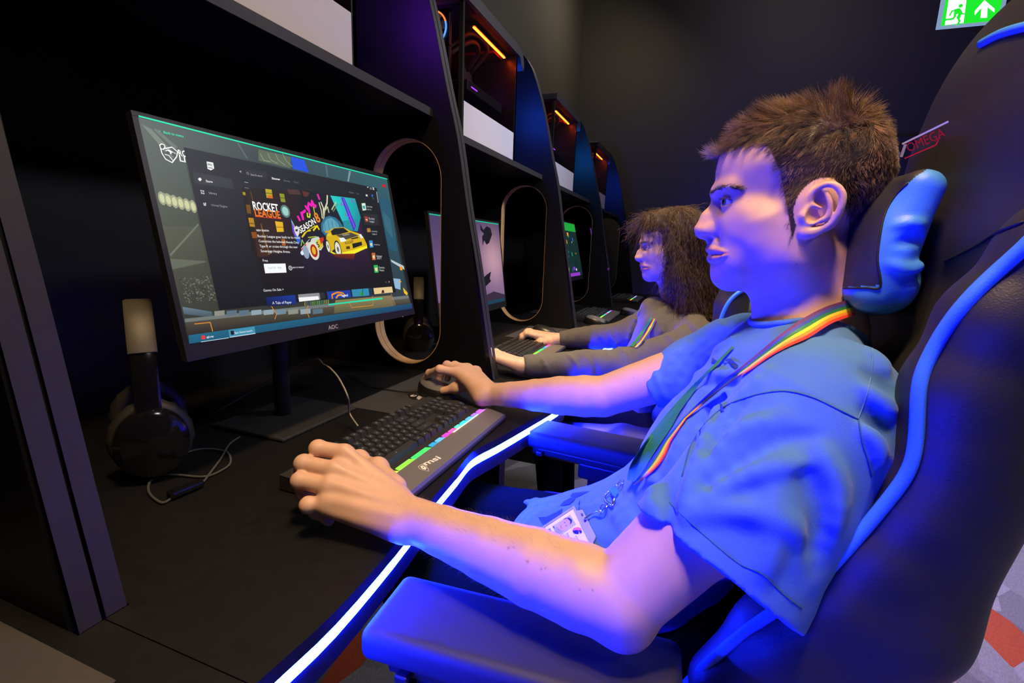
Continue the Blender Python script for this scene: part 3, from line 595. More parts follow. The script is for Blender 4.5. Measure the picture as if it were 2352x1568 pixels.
# monitor of the second booth: mauve wallpaper with dark figures
def scr2():
    b=A([-.79,1.43,-.235]); t,bl,U,V,N,w,h=monitor(b,b+[0,.60,0],b+[-.045,.004,.335],'monitor with a mauve wallpaper and dark figures, in front of the long-haired person')
    C=Canvas(bl+N*.0002,U,V,N); n=14; V2=[];cc=[];Fc=[]
    for i in range(n+1):
        for j in range(n+1):
            a,b_=j/n,i/n; V2.append((a*w,b_*h)); k=.5+.5*math.sin(a*7+b_*5); base=A(H('#8f6fa0'))*(1-b_)+A(H('#5b4a78'))*b_; g=A(H('#d9a8b8')); m=math.exp(-((a-.85)**2/.05+(b_-.55)**2/.09)); cc.append((base*(1-m)+g*m)*(.75+.3*k*.4))
    for i in range(n):
        for j in range(n): k=i*(n+1)+j; Fc.append([k,k+1,k+n+2,k+n+1])
    C.put(V2,Fc,cc); T=H('#18c89a'); C.line([(0,h-.002),(w,h-.002)],.004,T,raw=True)
    dk=H('#17141f'); q5=lambda x,y:(1100+x/3.408,440+y/3.408)
    C.poly([q5(*p) for p in [(10,255),(35,300),(60,270),(90,285),(103,335),(80,400),(95,390),(60,415),(40,380),(30,430),(25,350),(40,330),(12,300)]],dk)
    C.poly([q5(*p) for p in [(0,640),(20,690),(60,650),(95,625),(85,680),(95,700),(50,745),(0,775)]],dk)
    C.poly([(0,0),(w,0),(w,.028),(w*.8,.05),(w*.5,.03),(0,.045)],H('#3a2c3f'),raw=True); C.poly([(0,0),(w,0),(w,.014),(0,.014)],H('#16425c'),raw=True)
    C.build('display',t,.9)
scr2()
def scrn(i,lab):
    y=PW[i][0]+.224+(.02 if i>2 else 0); t,bl,U,V,N,w,h=monitor((-.70,y,-.16),(-.70,y+.598,-.16),(-.776,y+.004,.16),lab)
    C=Canvas(bl+N*.0002,U,V,N); C.poly([(0,0),(w,0),(w,h),(0,h)],H('#11302c' if i==3 else '#10121a'),raw=True); r=random.Random(40+i)
    def rc(x,y,a,b,c): C.poly([(x,y),(x+a,y),(x+a,y+b),(x,y+b)],H(c),raw=True)
    rc(0,h-.05,w,.05,'#1fae3c' if i==3 else '#0c1016'); rc(0,0,.03,h,'#7a28c8'); rc(.03,.02,.03,h-.09,'#13806c'); rc(.065,.0,w-.13,.02,'#9a3ad0')
    for k in range(46): rc(r.uniform(.04,w-.05),r.uniform(.02,h-.08),r.uniform(.008,.04),r.uniform(.006,.03),r.choice(['#e8a828','#2f6fd8','#d8d8e0','#13a088','#8a3ad8','#c86a1c','#205a4a','#e0d8b0','#2a2f3a','#14181f']))
    C.build('display',t,.9)
scrn(3,'third monitor along the row, green bar across its top'); scrn(4,'farthest monitor, small bright spots on a dark display')
# ================================================================== keyboard
def keyboard(x1,y0,lab,full,cat='keyboard'):
    """front edge at x1, left end at y0; 0.45 m long along +y"""
    L=.452; z=D+.0025; t=thing('keyboard',lab,cat,(x1-.09,y0+L/2,z),'keyboards on the booths')
    sec=[(x1-.203,z),(x1-.203,z+.024),(x1-.062,z+.016),(x1-.050,z+.014),(x1-.004,z+.010),(x1,z+.004),(x1,z)]
    MB().prism(sec,1,y0,y0+L).build('case',M_plasm,t)
    y_c=.030
    bar=[(x1-.050,z+.0144),(x1-.050,z+.0185),(x1-.003,z+.0125),(x1-.001,z+.0045)]
    mb=MB(); v=[]; 
    for yy,dx in ((y0+.002,0),(y0+L-.0,0)): v+= [[px_,yy,pz] for px_,pz in bar]
    # clipped far corner
    mb.add(v,[(0,1,2,3),(7,6,5,4),(0,4,5,1),(1,5,6,2),(2,6,7,3)]); ob=mb.build('wrist_bar',M_brush,t); 
    # light pads between keys and bar, rainbow along the length
    hues=[(1,.1,.05),(.75,.75,.05),(.25,.8,.05),(.05,.9,.12),(.02,.3,.5),(.1,.4,.9),(1,.05,.5),(1,.1,.4),(.1,.9,.5),(.02,.7,.7),(.1,.4,1),(.35,.15,1),(.5,.1,1)]
    segs=[(0.02,.05,0),(.055,.10,1),(.105,.15,2),(.152,.205,3),(.212,.232,4),(.235,.258,5),(.262,.285,6),(.288,.312,7),(.315,.336,8),(.339,.362,9),(.366,.39,10),(.394,.416,11),(.42,.444,12)]
    for a,b,c in segs:
        MB().add([(x1-.0625,y0+a,z+.0172),(x1-.051,y0+a,z+.0172),(x1-.051,y0+b,z+.0172),(x1-.0625,y0+b-.004,z+.0172),(x1-.0625,y0+a,z+.0150),(x1-.051,y0+a,z+.0145),(x1-.051,y0+b,z+.0145),(x1-.0625,y0+b,z+.015)],[(0,1,2,3),(0,4,5,1),(1,5,6,2),(2,6,7,3),(3,7,4,0)]).build('light_pad',emat('pad_glow_%d'%c,hues[c],1.7),t)
    if full:
        n=12
        for k in range(n):
            a=.285+.155*k/n; b=.285+.155*(k+1)/n; u=k/(n-1); c=(1-.7*u,.75+.2*math.sin(u*3),.5+.5*u) if u<.8 else (.55,.2,1.)
            MB().box((x1-.0498,y0+a,z+.0184),(x1-.0472,y0+b,z+.0192)).build('light_line',emat('line_glow_%d'%k,c,1.6),t)
    # keys
    u_=.01905; rows=[(0,[1,-1,1,1,1,1,-.5,1,1,1,1,-.5,1,1,1,1,-.25,1,1,1]),(1.5,[1]*13+[2,-.25,1,1,1,-.25,1,1,1,1]),(2.5,[1.5]+[1]*12+[1.5,-.25,1,1,1,-.25,1,1,1]),(3.5,[1.75]+[1]*11+[2.25,-3.5,1,1,1]),(4.5,[2.25]+[1]*10+[2.75,-1.25,1,-1.25,1,1,1,1]),(5.5,[1.25]*3+[6.25]+[1.25]*4+[-.25,1,1,1,-.25,2,1])]
    meshes={}; allk=MB(); cnt=0
    for r,(ro,lst) in enumerate(rows):
        yk=y0+.011; xk=x1-.198+ro*u_; zk=z+.0235-ro*.00125
        for wd in lst:
            if wd<0: yk+=-wd*u_; continue
            a=wd*u_-.0022
            def kg(mb,ox,oy,oz):
                b0=[(0,0,0),(.017,0,0),(.017,a,0),(0,a,0)]; i_=.0022; tz=.0105
                t0=[(i_,i_,tz+.001),(.017-i_,i_,tz-.0004),(.017-i_,a-i_,tz-.0004),(i_,a-i_,tz+.001)]
                mb.add([(ox+p[0],oy+p[1],oz+p[2]) for p in b0+t0],[(4,5,6,7),(0,1,5,4),(1,2,6,5),(2,3,7,6),(3,0,4,7)],0)
                c=a/2; mb.add([(ox+.0075,oy+c-.0018,oz+tz+.0006),(ox+.0100,oy+c-.0018,oz+tz+.0004),(ox+.0100,oy+c+.0018,oz+tz+.0004),(ox+.0075,oy+c+.0018,oz+tz+.0006)],[(0,1,2,3)],1)
                if wd>=2 and wd<3: mb.add([(ox+.0045,oy+c-.005,oz+tz+.0007),(ox+.0055,oy+c-.005,oz+tz+.0006),(ox+.0055,oy+c+.005,oz+tz+.0006),(ox+.0045,oy+c+.005,oz+tz+.0007)],[(0,1,2,3)],1)
            if full and not (yk<y0+.03 and r in (0,)):
                if wd not in meshes:
                    mb=MB(); kg(mb,0,0,0); o=mb.build('key',[M_key,M_leg],None); me=o.data; meshes[wd]=me
                else: o=bpy.data.objects.new('key',meshes[wd]); COL.objects.link(o)
                o.parent=t; o.location=(xk-t['_o'][0],yk-t['_o'][1],zk-t['_o'][2]); cnt+=1
            elif not full: kg(allk,xk,yk,zk)
            yk+=wd*u_
    if not full: allk.build('keys',[M_key,M_leg],t)
    return t
M_leg=emat('key_legend',(.30,.42,.44),.55)
kb=keyboard(-.372,.535,'black gaming keyboard with grey brushed front bar and a rainbow of lights',True)
# logo on the bar
Cb=Canvas(A([-.372-.050,.535,D+.0025+.0187]),A([0,1.,0]),(lambda q:q/np.linalg.norm(q))(A([-.047,0,.006])),(lambda q:q/np.linalg.norm(q))(A([.006,0,.047])),step=.0001)
Cb.text('msi',(978,1069),(1014,1052),H('#f2efe6'),h=.0125,bold=True)
q4=lambda x,y:(620+x/3.267,820+y/3.267)
shl=[(1112,820),(1140,803),(1160,806),(1188,838),(1190,856),(1150,848),(1120,835),(1112,820)]
Cb.line([q4(*p) for p in shl],.0008,H('#f2efe6')); Cb.poly([q4(*p) for p in [(1128,820),(1150,812),(1175,832),(1168,846),(1140,838)]],H('#f2efe6')); Cb.poly([q4(*p) for p in [(1145,822),(1158,825),(1150,834)]],H('#4a4744'))
Cb.build('maker_logo',kb,1,emissive=False)
k2=keyboard(-.45,1.50,'dark keyboard with cyan and pink lights under the long-haired person\'s hands',False)
k3=keyboard(-.42,2.62,'keyboard with a green and red light line on the third booth',False)
k4=keyboard(-.40,3.80,'keyboard with a magenta light line on the farthest booth',False)
# ================================================================== mice, mats
def mouse(p,ang,lab,shell,logo=True):
    x,y=p; t=thing('computer_mouse',lab,'mouse',(x,y,D+.0025),'computer mice on the booths'); Rm=A([[math.cos(ang),-math.sin(ang),0],[math.sin(ang),math.cos(ang),0],[0,0,1]])
    L,Wd,Hh=.062,.032,.040; G=[];n=20;m=24
    for i in range(n+1):
        a=math.pi*.5*i/n; row=[]
        for j in range(m):
            b=2*math.pi*j/m; cx,sy=math.cos(b),math.sin(b); r=math.sin(a)**.75 if a>0 else 0; lx=-cx*L*r; ly=sy*Wd*r*(1-.12*math.cos(b*2)); hz=Hh*math.cos(a)**.8*(1-.28*(lx/L)) if a<math.pi/2 else 0
            row.append((lx,ly,hz*(1-.1*abs(ly)/Wd)))
        G.append(row)
    b=MB(); b.grid(G,closed=True,mf=lambda i,j:0 if i<12 else 1); b.build('body',[shell,M_plas],t,smooth=True,M=(Rm,A([x,y,D+.0025])))
    MB().lathe([(.008,-.003),(.009,0),(.008,.003)],(-.034,0,.034),axis=1,n=16).build('scroll_wheel',M_cable,t,M=(Rm,A([x,y,D+.0025])))
    return t
M_msh=mat('grey_mouse_shell',(.16,.16,.165),.3)
pm=Pz(1003,893,D+.018); mouse(pm[:2],R_(-12),'grey and black computer mouse under the man in blue\'s right hand',M_msh)
mouse((-.62,2.10),R_(-8),'black computer mouse under the long-haired person\'s right hand',M_plas)
mouse(Pz(1368,735,D+.02)[:2],0,'grey computer mouse beyond the third keyboard',M_msh); mouse(Pz(1448,716,D+.02)[:2],0,'pale grey computer mouse on the farthest booth',M_msh)
def mat_(x0,x1,y0,y1,lab):
    o=MB().box((x0,y0,D),(x1,y1,D+.0022),bev=.001).build('mouse_mat',M_mesh); tag(o,lab,'mouse mat','mouse mats'); return o
mm=mat_(-.748,-.44,.905,1.262,'dark mouse mat with a small white emblem under the grey mouse')
Ce=Canvas(A([-.748,.905,D+.0024]),A([0,1.,0]),A([-1.,0,0]),A([0,0,1.]),step=.00005)
Ce.poly([(936,905),(950,900),(966,908),(955,918),(940,914)],H('#1d1c1e')); Ce.circ((950,908),.010,H('#b8b4b8'),ry=.008); Ce.circ((952,907),.005,H('#1d1c1e'),ry=.003); Ce.poly([(962,908),(970,912),(962,918),(956,914)],H('#b8b4b8'))
ce=Ce.build('printed_emblem',None,1,emissive=False); ce.parent=mm
mat_(-.80,-.44,-.15,.222,'grey mouse mat on the nearest booth, lower left corner of the photo').data.materials[0]=mat('grey_mat_cloth',(.055,.05,.05),.8,bump=(4000,.4))
mat_(-.76,-.44,1.96,2.31,'dark mouse mat under the long-haired person\'s right hand')
# ================================================================== cables
def cable(pts,r,lab,m=None,n=8):
    o=MB().tube(catmull(pts,n),r,n=8).build('cable',m or M_cable,smooth=True); tag(o,lab,'cable','cables on the main booth'); return o
cable([Pz(822,978,D+.024),Pz(812,950,D+.035)+[-.01,0,.0],Px(800,915,-.62),Px(785,880,-.64),Px(768,855,-.67),Px(745,838,-.72),Px(700,830,-.82),A([-.95,.72,D+.01])],.0018,'grey keyboard cable rising from behind the rainbow-lit keyboard',mat('pale_cable',(.25,.22,.19),.5))
cable([Pz(960,900,D+.012),Pz(930,900,D+.006),Pz(880,893,D+.005),Pz(850,888,D+.005),Pz(825,872,D+.005),Pz(800,860,D+.004)],.0015,'thin black mouse cable running back across the mouse mat',M_plas)
g_=lambda x,y,dz=.003:Pz(x/1.807,700+y/1.807,D+dz)
cable([g_(*p) for p in [(995,547),(950,580),(915,640),(870,700),(840,735),(770,762),(715,800),(670,820),(620,780),(622,735),(665,708),(730,705),(850,712),(930,680),(957,650),(940,610),(860,597),(790,607),(700,640)]]+[],.0019,'headset cable looping over the worktop',mat('braided_cable',(.07,.07,.07),.6,bump=(2500,.8)))
rm=MB(); a,b=g_(838,735,.008),g_(700,792,.008); d=(b-a)/np.linalg.norm(b-a); sd=np.cross(d,[0,0,1.]); 
rm.box((0,-.008,-.005),(np.linalg.norm(b-a),.008,.005),bev=.003,M=(np.c_[d,sd,[0,0,1.]],a)); rm.box((.03,-.005,.005),(.045,.005,.0062),bev=.0005,M=(np.c_[d,sd,[0,0,1.]],a))
tag(rm.build('inline_remote',M_gloss),'glossy inline remote on the looped headset cable','remote')
# ================================================================== headsets
def headset(c,lab,k=1.):
    """near cup centred at c, its axis pointing at the lens"""
    c=A(c,float); a=-A([c[0],c[1],0]); a/=np.linalg.norm(a); w_=np.cross([0,0,1.],a); M=(np.c_[a,w_,[0,0,1.]]*k,c); t=thing('headset',lab,'headset',(c[0]-a[0]*.07,c[1]-a[1]*.07,D+.001),'headsets on the booths')
    for s,o in ((1,0),(-1,-.145)):
        cu=MB(); pr=[(.001,.031),(.040,.030),(.048,.024),(.050,.012),(.047,.0)]
        if s<0: pr=[(r,-h) for r,h in pr]
        cu.lathe([(r,h+o) for r,h in pr],(0,0,0),axis=0,n=40,sx=1,sy=1.12); e=cu.build('ear_cup',M_gloss,t,M=M,smooth='auto')
        pd=MB(); P=[A([o-s*.010,.044*math.cos(q),.050*math.sin(q)]) for q in np.linspace(0,2*math.pi,40,endpoint=False)]; pd.tube(P,[.0135+.0012*math.sin(q*16) for q in range(40)],n=12,closed=True); f=pd.build('ear_cushion',M_leather,e,M=M,smooth=True); f.location=(0,0,0)
    arc=[A([-.0725+.092*math.cos(q),0,.045+.165*math.sin(q)]) for q in np.linspace(-.22,math.pi+.22,40)]
    def strap(lo,hi,wd,th,off):
        G=[]
        for p,q in zip(arc[lo:hi],np.linspace(-.22,math.pi+.22,40)[lo:hi]):
            nrm=A([math.cos(q),0,math.sin(q)]); row=[]
            for (sw,sn) in ((-1,-.5),(-1,.5),(-.8,1),(.8,1),(1,.5),(1,-.5),(.8,-1),(-.8,-1)): row.append(p+nrm*(off+sn*th)+A([0,sw*wd,0]))
            G.append(row)
        mb=MB(); mb.grid(G,closed=True); mb.f+= [list(range(8))[::-1],[len(G)*8-8+j for j in range(8)]]; mb.m+=[0,0]; return mb
    strap(9,31,.0185,.004,.002).build('headband',mat('olive_headband',(.085,.078,.058),.42,bump=(900,.3)),t,M=M,smooth='auto')
    strap(10,30,.017,.006,-.009).build('headband_padding',M_leather,t,M=M,smooth=True)
    strap(2,11,.0165,.003,.0).build('slider',M_gloss,t,M=M,smooth='auto'); strap(29,38,.0165,.003,.0).build('slider',M_gloss,t,M=M,smooth='auto')
    return t
hd=ray(350,1008); hz=math.hypot(hd[0],hd[1]); s_=(-D-.066)/-hd[2]; headset(hd*s_,'black headset with broad olive headband on the worktop, left of the large monitor',1.0)
hd=ray(962,775); headset(hd*(1.53/hd[1]),'dark headset half hidden behind the oval opening, on the second booth',1.)
# ================================================================== exit sign
ys=4.0; zb=Py(2150,68,ys)[2]; x0=Py(2150,66,ys)[0]; x1_=Py(2303,48,ys)[0]
st=thing('exit_sign','green emergency exit sign with running figure and up arrow, hanging from the ceiling','sign',((x0+x1_)/2,ys,zb))
q2=lambda x,y:(1940+x/2.2403,y/2.2403)
MB().box((x0,ys+.001,zb),(x1_,ys+.008,zb+.20),bev=.002).build('acrylic_blade',mat('lit_acrylic',(.5,.6,.6),.1,emit=(.35,.55,.62),es=.55),st)
Cs=Canvas(A([x0,ys+.0005,zb]),A([1.,0,0]),A([0,0,1.]),A([0,-1.,0]),step=.0004); wS=x1_-x0
Cs.poly([(.022,.018),(wS-.022,.018),(wS-.022,.185),(.022,.185)],(.01,.62,.02),raw=True)
Wt=(.85,1,.9)
Cs.poly([q2(*p) for p in [(535,0),(627,0),(612,118),(515,130)]],Wt)
gr=(.01,.62,.02)
def man(L): Cs.poly([q2(*p) for p in L],gr)
Cs.circ(q2(597,30),.010,gr); man([(565,48),(592,42),(606,62),(590,100),(575,96),(585,70),(560,82)]); 
Cs.line([q2(*p) for p in [(580,50),(552,58),(540,80)]],.008,gr); Cs.line([q2(*p) for p in [(590,50),(604,72),(618,72)]],.007,gr); Cs.line([q2(*p) for p in [(570,80),(556,98),(510,104)]],.010,gr); Cs.line([q2(*p) for p in [(580,86),(590,110),(580,128)]],.010,gr)
Cs.poly([q2(*p) for p in [(718,2),(770,46),(770,66),(734,38),(732,92),(698,94),(702,42),(668,80),(668,58)]],Wt)
Cs.build('pictogram',st,1.35)
MB().box((x0-.02,ys-.02,zb+.20),(x1_+.02,ys+.03,zb+.23),bev=.004).build('lamp_housing',mat('white_housing',(.6,.6,.6),.5),st)
MB().tube([(x0+.05,ys+.005,zb+.2),(x0+.05,ys+.005,ZC)],.004).tube([(x1_-.05,ys+.005,zb+.2),(x1_-.05,ys+.005,ZC)],.004).build('hanger',M_metal,st)
# ================================================================== implicit surfaces (smooth unions of tapered limbs), meshed by surface nets
class Sdf:
    def __init__(s): s.p=[]
    def _add(s,fn,c,r,op,k): s.p.append((fn,A(c,float),float(r),op,float(k))); return s
    def cone(s,a,b,r1,r2,k=.01,op='+',sy=None):
        a=A(a,float);b=A(b,float); 
        if sy is None:
            def fn(P):
                ba=b-a; t=np.clip(((P-a)@ba)/(ba@ba),0,1); q=P-a-t[:,None]*ba; return np.sqrt(np.einsum('ij,ij->i',q,q))-(r1+(r2-r1)*t)
            R=max(r1,r2)
        else:
            S=A([1,1/sy,1.]); a2=a*S; b2=b*S
            def fn(P):
                Q=P*S; ba=b2-a2; t=np.clip(((Q-a2)@ba)/(ba@ba+1e-12),0,1); q=Q-a2-t[:,None]*ba; return (np.sqrt(np.einsum('ij,ij->i',q,q))-(r1+(r2-r1)*t))
            R=max(r1,r2)*sy
        return s._add(fn,(a+b)/2,np.linalg.norm(b-a)/2+R,op,k)
    def chain(s,pts,rs,k=.008,op='+'):
        rs=np.broadcast_to(rs,(len(pts),))
        for i in range(len(pts)-1): s.cone(pts[i],pts[i+1],rs[i],rs[i+1],k,op)
        return s
    def ell(s,c,r,k=.01,op='+',rot=None):
        c=A(c,float); r=A(r,float); Rm=None if rot is None else A(rot.to_matrix()) if hasattr(rot,'to_matrix') else A(rot)
        def fn(P):
            q=P-c
            if Rm is not None: q=q@Rm
            k0=np.linalg.norm(q/r,axis=1); k1=np.linalg.norm(q/(r*r),axis=1); return k0*(k0-1)/(k1+1e-9)
        return s._add(fn,c,r.max(),op,k)
    def econe(s,a,b,ma,ra,rb,na,nb,k=.01,op='+',flat=True):
        """elliptical cone a->b; major direction ma with radii ra->rb, minor na->nb; flat ends"""
        a=A(a,float);b=A(b,float); ax=b-a; L=np.linalg.norm(ax); ax/=L; m=A(ma,float); m=m-m@ax*ax; m/=np.linalg.norm(m); n=np.cross(ax,m)
        def fn(P):
            q=P-a; t=q@ax; tt=np.clip(t/L,0,1); rm=ra+(rb-ra)*tt; rn=na+(nb-na)*tt; u=(q@m)/rm; v=(q@n)/rn; l=np.sqrt(u*u+v*v)
            d=(l-1)*np.minimum(rm,rn)/1.0*(.6+.4*np.minimum(1,l)); e=np.maximum(-t,t-L)
            return np.maximum(d,e) if flat else np.where(e>0,np.sqrt(np.maximum(d,0)**2+e*e)+np.minimum(d,0)*0,d)
        return s._add(fn,(a+b)/2,L/2+max(ra,rb,na,nb),op,k)
    def box(s,c,h,r,k=.01,op='+',rot=None):
        c=A(c,float); h=A(h,float); Rm=None if rot is None else A(rot)
        def fn(P):
            q=P-c
            if Rm is not None: q=q@Rm
            q=np.abs(q)-(h-r); return np.linalg.norm(np.maximum(q,0),axis=1)+np.minimum(q.max(axis=1),0)-r
        return s._add(fn,c,np.linalg.norm(h),op,k)
    def fn(s,f,c,r,k=0,op='f'): return s._add(f,c,r,op,k)
    def ev(s,P,pr=None):
        pr=s.p if pr is None else pr; d=np.full(len(P),1.0)
        for fn,c,r,op,k in pr:
            if op=='f': d=fn(P,d); continue
            e=fn(P)
            if op=='+':
                if k>0: h=np.maximum(k-np.abs(d-e),0)/k; d=np.minimum(d,e)-h*h*k*.25
                else: d=np.minimum(d,e)
            elif op=='-':
                e=-e
                if k>0: h=np.maximum(k-np.abs(d-e),0)/k; d=np.maximum(d,e)+h*h*k*.25
                else: d=np.maximum(d,e)
            elif op=='&': d=np.maximum(d,e)
        return d
    def sub(s,c,R):
        return [q for q in s.p if q[3]=='&' or np.linalg.norm(q[1]-c)<q[2]+R+q[4]+.024]
    def march(s,o,d,t0=.2,t1=3.,n=None):
        """first hit of a ray"""
        d=A(d,float)/np.linalg.norm(d); t=t0
        for _ in range(220):
            v=s.ev((A(o)+d*t)[None])[0]
            if v<.0004: return A(o)+d*t
            t+=max(v*.6,.0006)
            if t>t1: return None
        return None
    def hits(s,px,t0=.15,t1=3.2,org=None,fb=None):
        """first surface points seen along many rays"""
        Dr=A([ray(*q) for q in px]); Dr/=np.linalg.norm(Dr,axis=1)[:,None]; t=np.full(len(Dr),float(t0)); live=np.ones(len(Dr),bool)
        for _ in range(400):
            if not live.any(): break
            v=s.ev(Dr[live]*t[live][:,None]); tt=t[live]; done=v<.0004; tt=np.where(done,tt,tt+np.maximum(v*.6,.0006)); t[live]=tt; ii=np.where(live)[0]; live[ii[done|(tt>t1)]]=False
        P=Dr*t[:,None]; miss=t>=t1
        if miss.any() and not miss.all():
            ok=np.where(~miss)[0]
            for i in np.where(miss)[0]:
                j=ok[np.argmin(np.abs(ok-i))]; P[i]=Dr[i]*t[j]
        return P
    def normal(s,P,e=.002):
        P=np.atleast_2d(P); g=np.stack([s.ev(P+e*v)-s.ev(P-e*v) for v in np.eye(3)],1); return g/(np.linalg.norm(g,axis=1)[:,None]+1e-12)
    def mesh(s,h,B=12,smooth=1):
        adds=[q for q in s.p if q[3]=='+']
        lo=np.min([q[1]-q[2] for q in adds],0)-.02; hi=np.max([q[1]+q[2] for q in adds],0)+.02
        nb=np.ceil((hi-lo)/(B*h)).astype(int); bs=B*h; R=bs*math.sqrt(3)/2
        g=np.stack(np.meshgrid(*[np.arange(k) for k in nb],indexing='ij'),-1).reshape(-1,3); ctr=lo+(g+.5)*bs
        near=np.zeros(len(g),bool)
        for q in adds: near|=np.linalg.norm(ctr-q[1],axis=1)<q[2]+R+.01
        g=g[near]; ctr=ctr[near]
        # field at the block centres, in coarse groups
        d=s.ev(ctr); act=np.abs(d)<R*1.7+.008; g=g[act]; ctr=ctr[act]
        N=nb*B+3; ax=np.arange(B+1); L=np.stack(np.meshgrid(ax,ax,ax,indexing='ij'),-1).reshape(-1,3)
        KX=int(N[1]*N[2]); KY=int(N[2]); VK=[];VP=[];E=[]
        corner=A([[a,b,c] for a in (0,1) for b in (0,1) for c in (0,1)]); edges=[(0,4),(1,5),(2,6),(3,7),(0,2),(1,3),(4,6),(5,7),(0,1),(2,3),(4,5),(6,7)]
        for gi,c in zip(g,ctr):
            pr=s.sub(c,R)
            if not any(q[3]=='+' for q in pr): continue
            base=gi*B; P=lo+(base+L)*h; v=s.ev(P,pr).reshape(B+1,B+1,B+1); sg=v<0
            if sg.all() or not sg.any(): continue
            cs=[v[a:a+B,b:b+B,e:e+B] for a,b,e in corner]; S8=[sg[a:a+B,b:b+B,e:e+B] for a,b,e in corner]
            cnt=sum(x.astype(np.int8) for x in S8); m=(cnt>0)&(cnt<8); idx=np.argwhere(m)
            if len(idx)==0: continue
            vals=np.stack([x[m] for x in cs],1); sp=np.zeros((len(idx),3)); n_=np.zeros(len(idx))
            for a,b in edges:
                va,vb=vals[:,a],vals[:,b]; x=(va<0)!=(vb<0); t=np.where(x,va/(va-vb+1e-20),0); pt=corner[a]+t[:,None]*(corner[b]-corner[a]); sp+=pt*x[:,None]; n_+=x
            sp/=n_[:,None]; gidx=base+idx+1; VK.append(gidx[:,0]*KX+gidx[:,1]*KY+gidx[:,2]); VP.append(lo+(base+idx+sp)*h)
            for axn in range(3):
                sl=[slice(0,B)]*3; s2=list(sl); s2[axn]=slice(1,B+1); a=sg[tuple(sl)]; b=sg[tuple(s2)]; x=np.argwhere(a!=b)
                if len(x)==0: continue
                fl=a[a!=b]; q=base+x+1; o1,o2=[(1,2),(2,0),(0,1)][axn]; K=[]
                for da,db in ((0,0),(1,0),(1,1),(0,1)):
                    w=q.copy(); w[:,o1]-=da; w[:,o2]-=db; K.append(w[:,0]*KX+w[:,1]*KY+w[:,2])
                K=np.stack(K,1); K[~fl]=K[~fl][:,::-1]; E.append(K)
        VK=np.concatenate(VK); VP=np.concatenate(VP); E=np.concatenate(E); o=np.argsort(VK); VK=VK[o]; VP=VP[o]
        I=np.searchsorted(VK,E); I=np.clip(I,0,len(VK)-1); ok=(VK[I]==E).all(1); I=I[ok]
        for _ in range(smooth):
            nn=len(VP); acc=np.zeros((nn,3)); c=np.zeros(nn)
            for a,b in ((0,1),(1,2),(2,3),(3,0)):
                for p,q in ((a,b),(b,a)):
                    for k in range(3): acc[:,k]+=np.bincount(I[:,p],VP[I[:,q],k],nn)
                    c+=np.bincount(I[:,p],minlength=nn)
            VP=np.where(c[:,None]>0,.5*VP+.5*acc/np.maximum(c,1)[:,None],VP)
        return VP,I
def quick_mesh(name,V,Fq,mats,parent=None,midx=None,cols=None,cname='tint'):
    me=bpy.data.meshes.new(name); me.vertices.add(len(V)); me.vertices.foreach_set('co',V.astype(np.float32).ravel()); n=len(Fq); k=Fq.shape[1]
    me.loops.add(n*k); me.loops.foreach_set('vertex_index',Fq.astype(np.int32).ravel()); me.polygons.add(n); me.polygons.foreach_set('loop_start',np.arange(0,n*k,k,dtype=np.int32))
    if not isinstance(mats,(list,tuple)): mats=[mats]
    for q in mats: me.materials.append(q)
    if midx is not None: me.polygons.foreach_set('material_index',midx.astype(np.int32))
    me.polygons.foreach_set('use_smooth',np.ones(n,bool)); 
    if cols is not None:
        ca=me.color_attributes.new(cname,'FLOAT_COLOR','POINT'); cc=np.ones((len(V),4)); cc[:,:3]=cols; ca.data.foreach_set('color',cc.ravel())
    me.update(calc_edges=True); me.validate(); o=bpy.data.objects.new(name,me); COL.objects.link(o)
    if parent is not None: o.parent=parent; o.location=-A(parent.get('_o',[0,0,0]))
    return o
def strands(name,roots,dirs,lens,parent,m,rad=.0004,seg=5,bend=None,grav=0.,cols=None,curl=None,taper=.25):
    """hair: three-sided tapering strands, all in one mesh"""
    n=len(roots); roots=A(roots); D_=dirs/np.linalg.norm(dirs,axis=1)[:,None]; lens=np.broadcast_to(lens,(n,)); rad=np.broadcast_to(rad,(n,))
    bend=np.zeros((n,3)) if bend is None else bend; P=np.zeros((n,seg+1,3)); P[:,0]=roots; cur=D_.copy()
    for k in range(seg):
        cur=cur+bend/seg+A([0,0,-grav])/seg
        if curl is not None: cur=cur+curl(k,seg)
        cur/=np.linalg.norm(cur,axis=1)[:,None]; P[:,k+1]=P[:,k]+cur*(lens/seg)[:,None]
    return strand_mesh(name,P,rad,parent,m,cols,taper)
def strand_mesh(name,P,rad,parent,m,cols=None,taper=.25):
    n,k1,_=P.shape; T=np.gradient(P,axis=1); T/=np.linalg.norm(T,axis=2)[...,None]+1e-12
    ref=np.tile(A([.31,.83,.46]),(n,k1,1)); U=np.cross(T,ref); U/=np.linalg.norm(U,axis=2)[...,None]+1e-12; W=np.cross(T,U)
    rr=rad[:,None]*(1-(1-taper)*np.linspace(0,1,k1)[None]**1.5); V=np.stack([P+rr[...,None]*(math.cos(a)*U+math.sin(a)*W) for a in (0,2.094,4.189)],2).reshape(-1,3)
    i=np.arange(n)[:,None,None]*k1*3; j=np.arange(k1-1)[None,:,None]*3; c=np.arange(3)[None,None,:]; c2=(c+1)%3
    a=i+j+c; b=i+j+c2; F4=np.stack([a,b,b+3,a+3],-1).reshape(-1,4)
    cc=None if cols is None else np.repeat(cols,k1*3,axis=0)
    return quick_mesh(name,V,F4,m,parent,cols=cc)
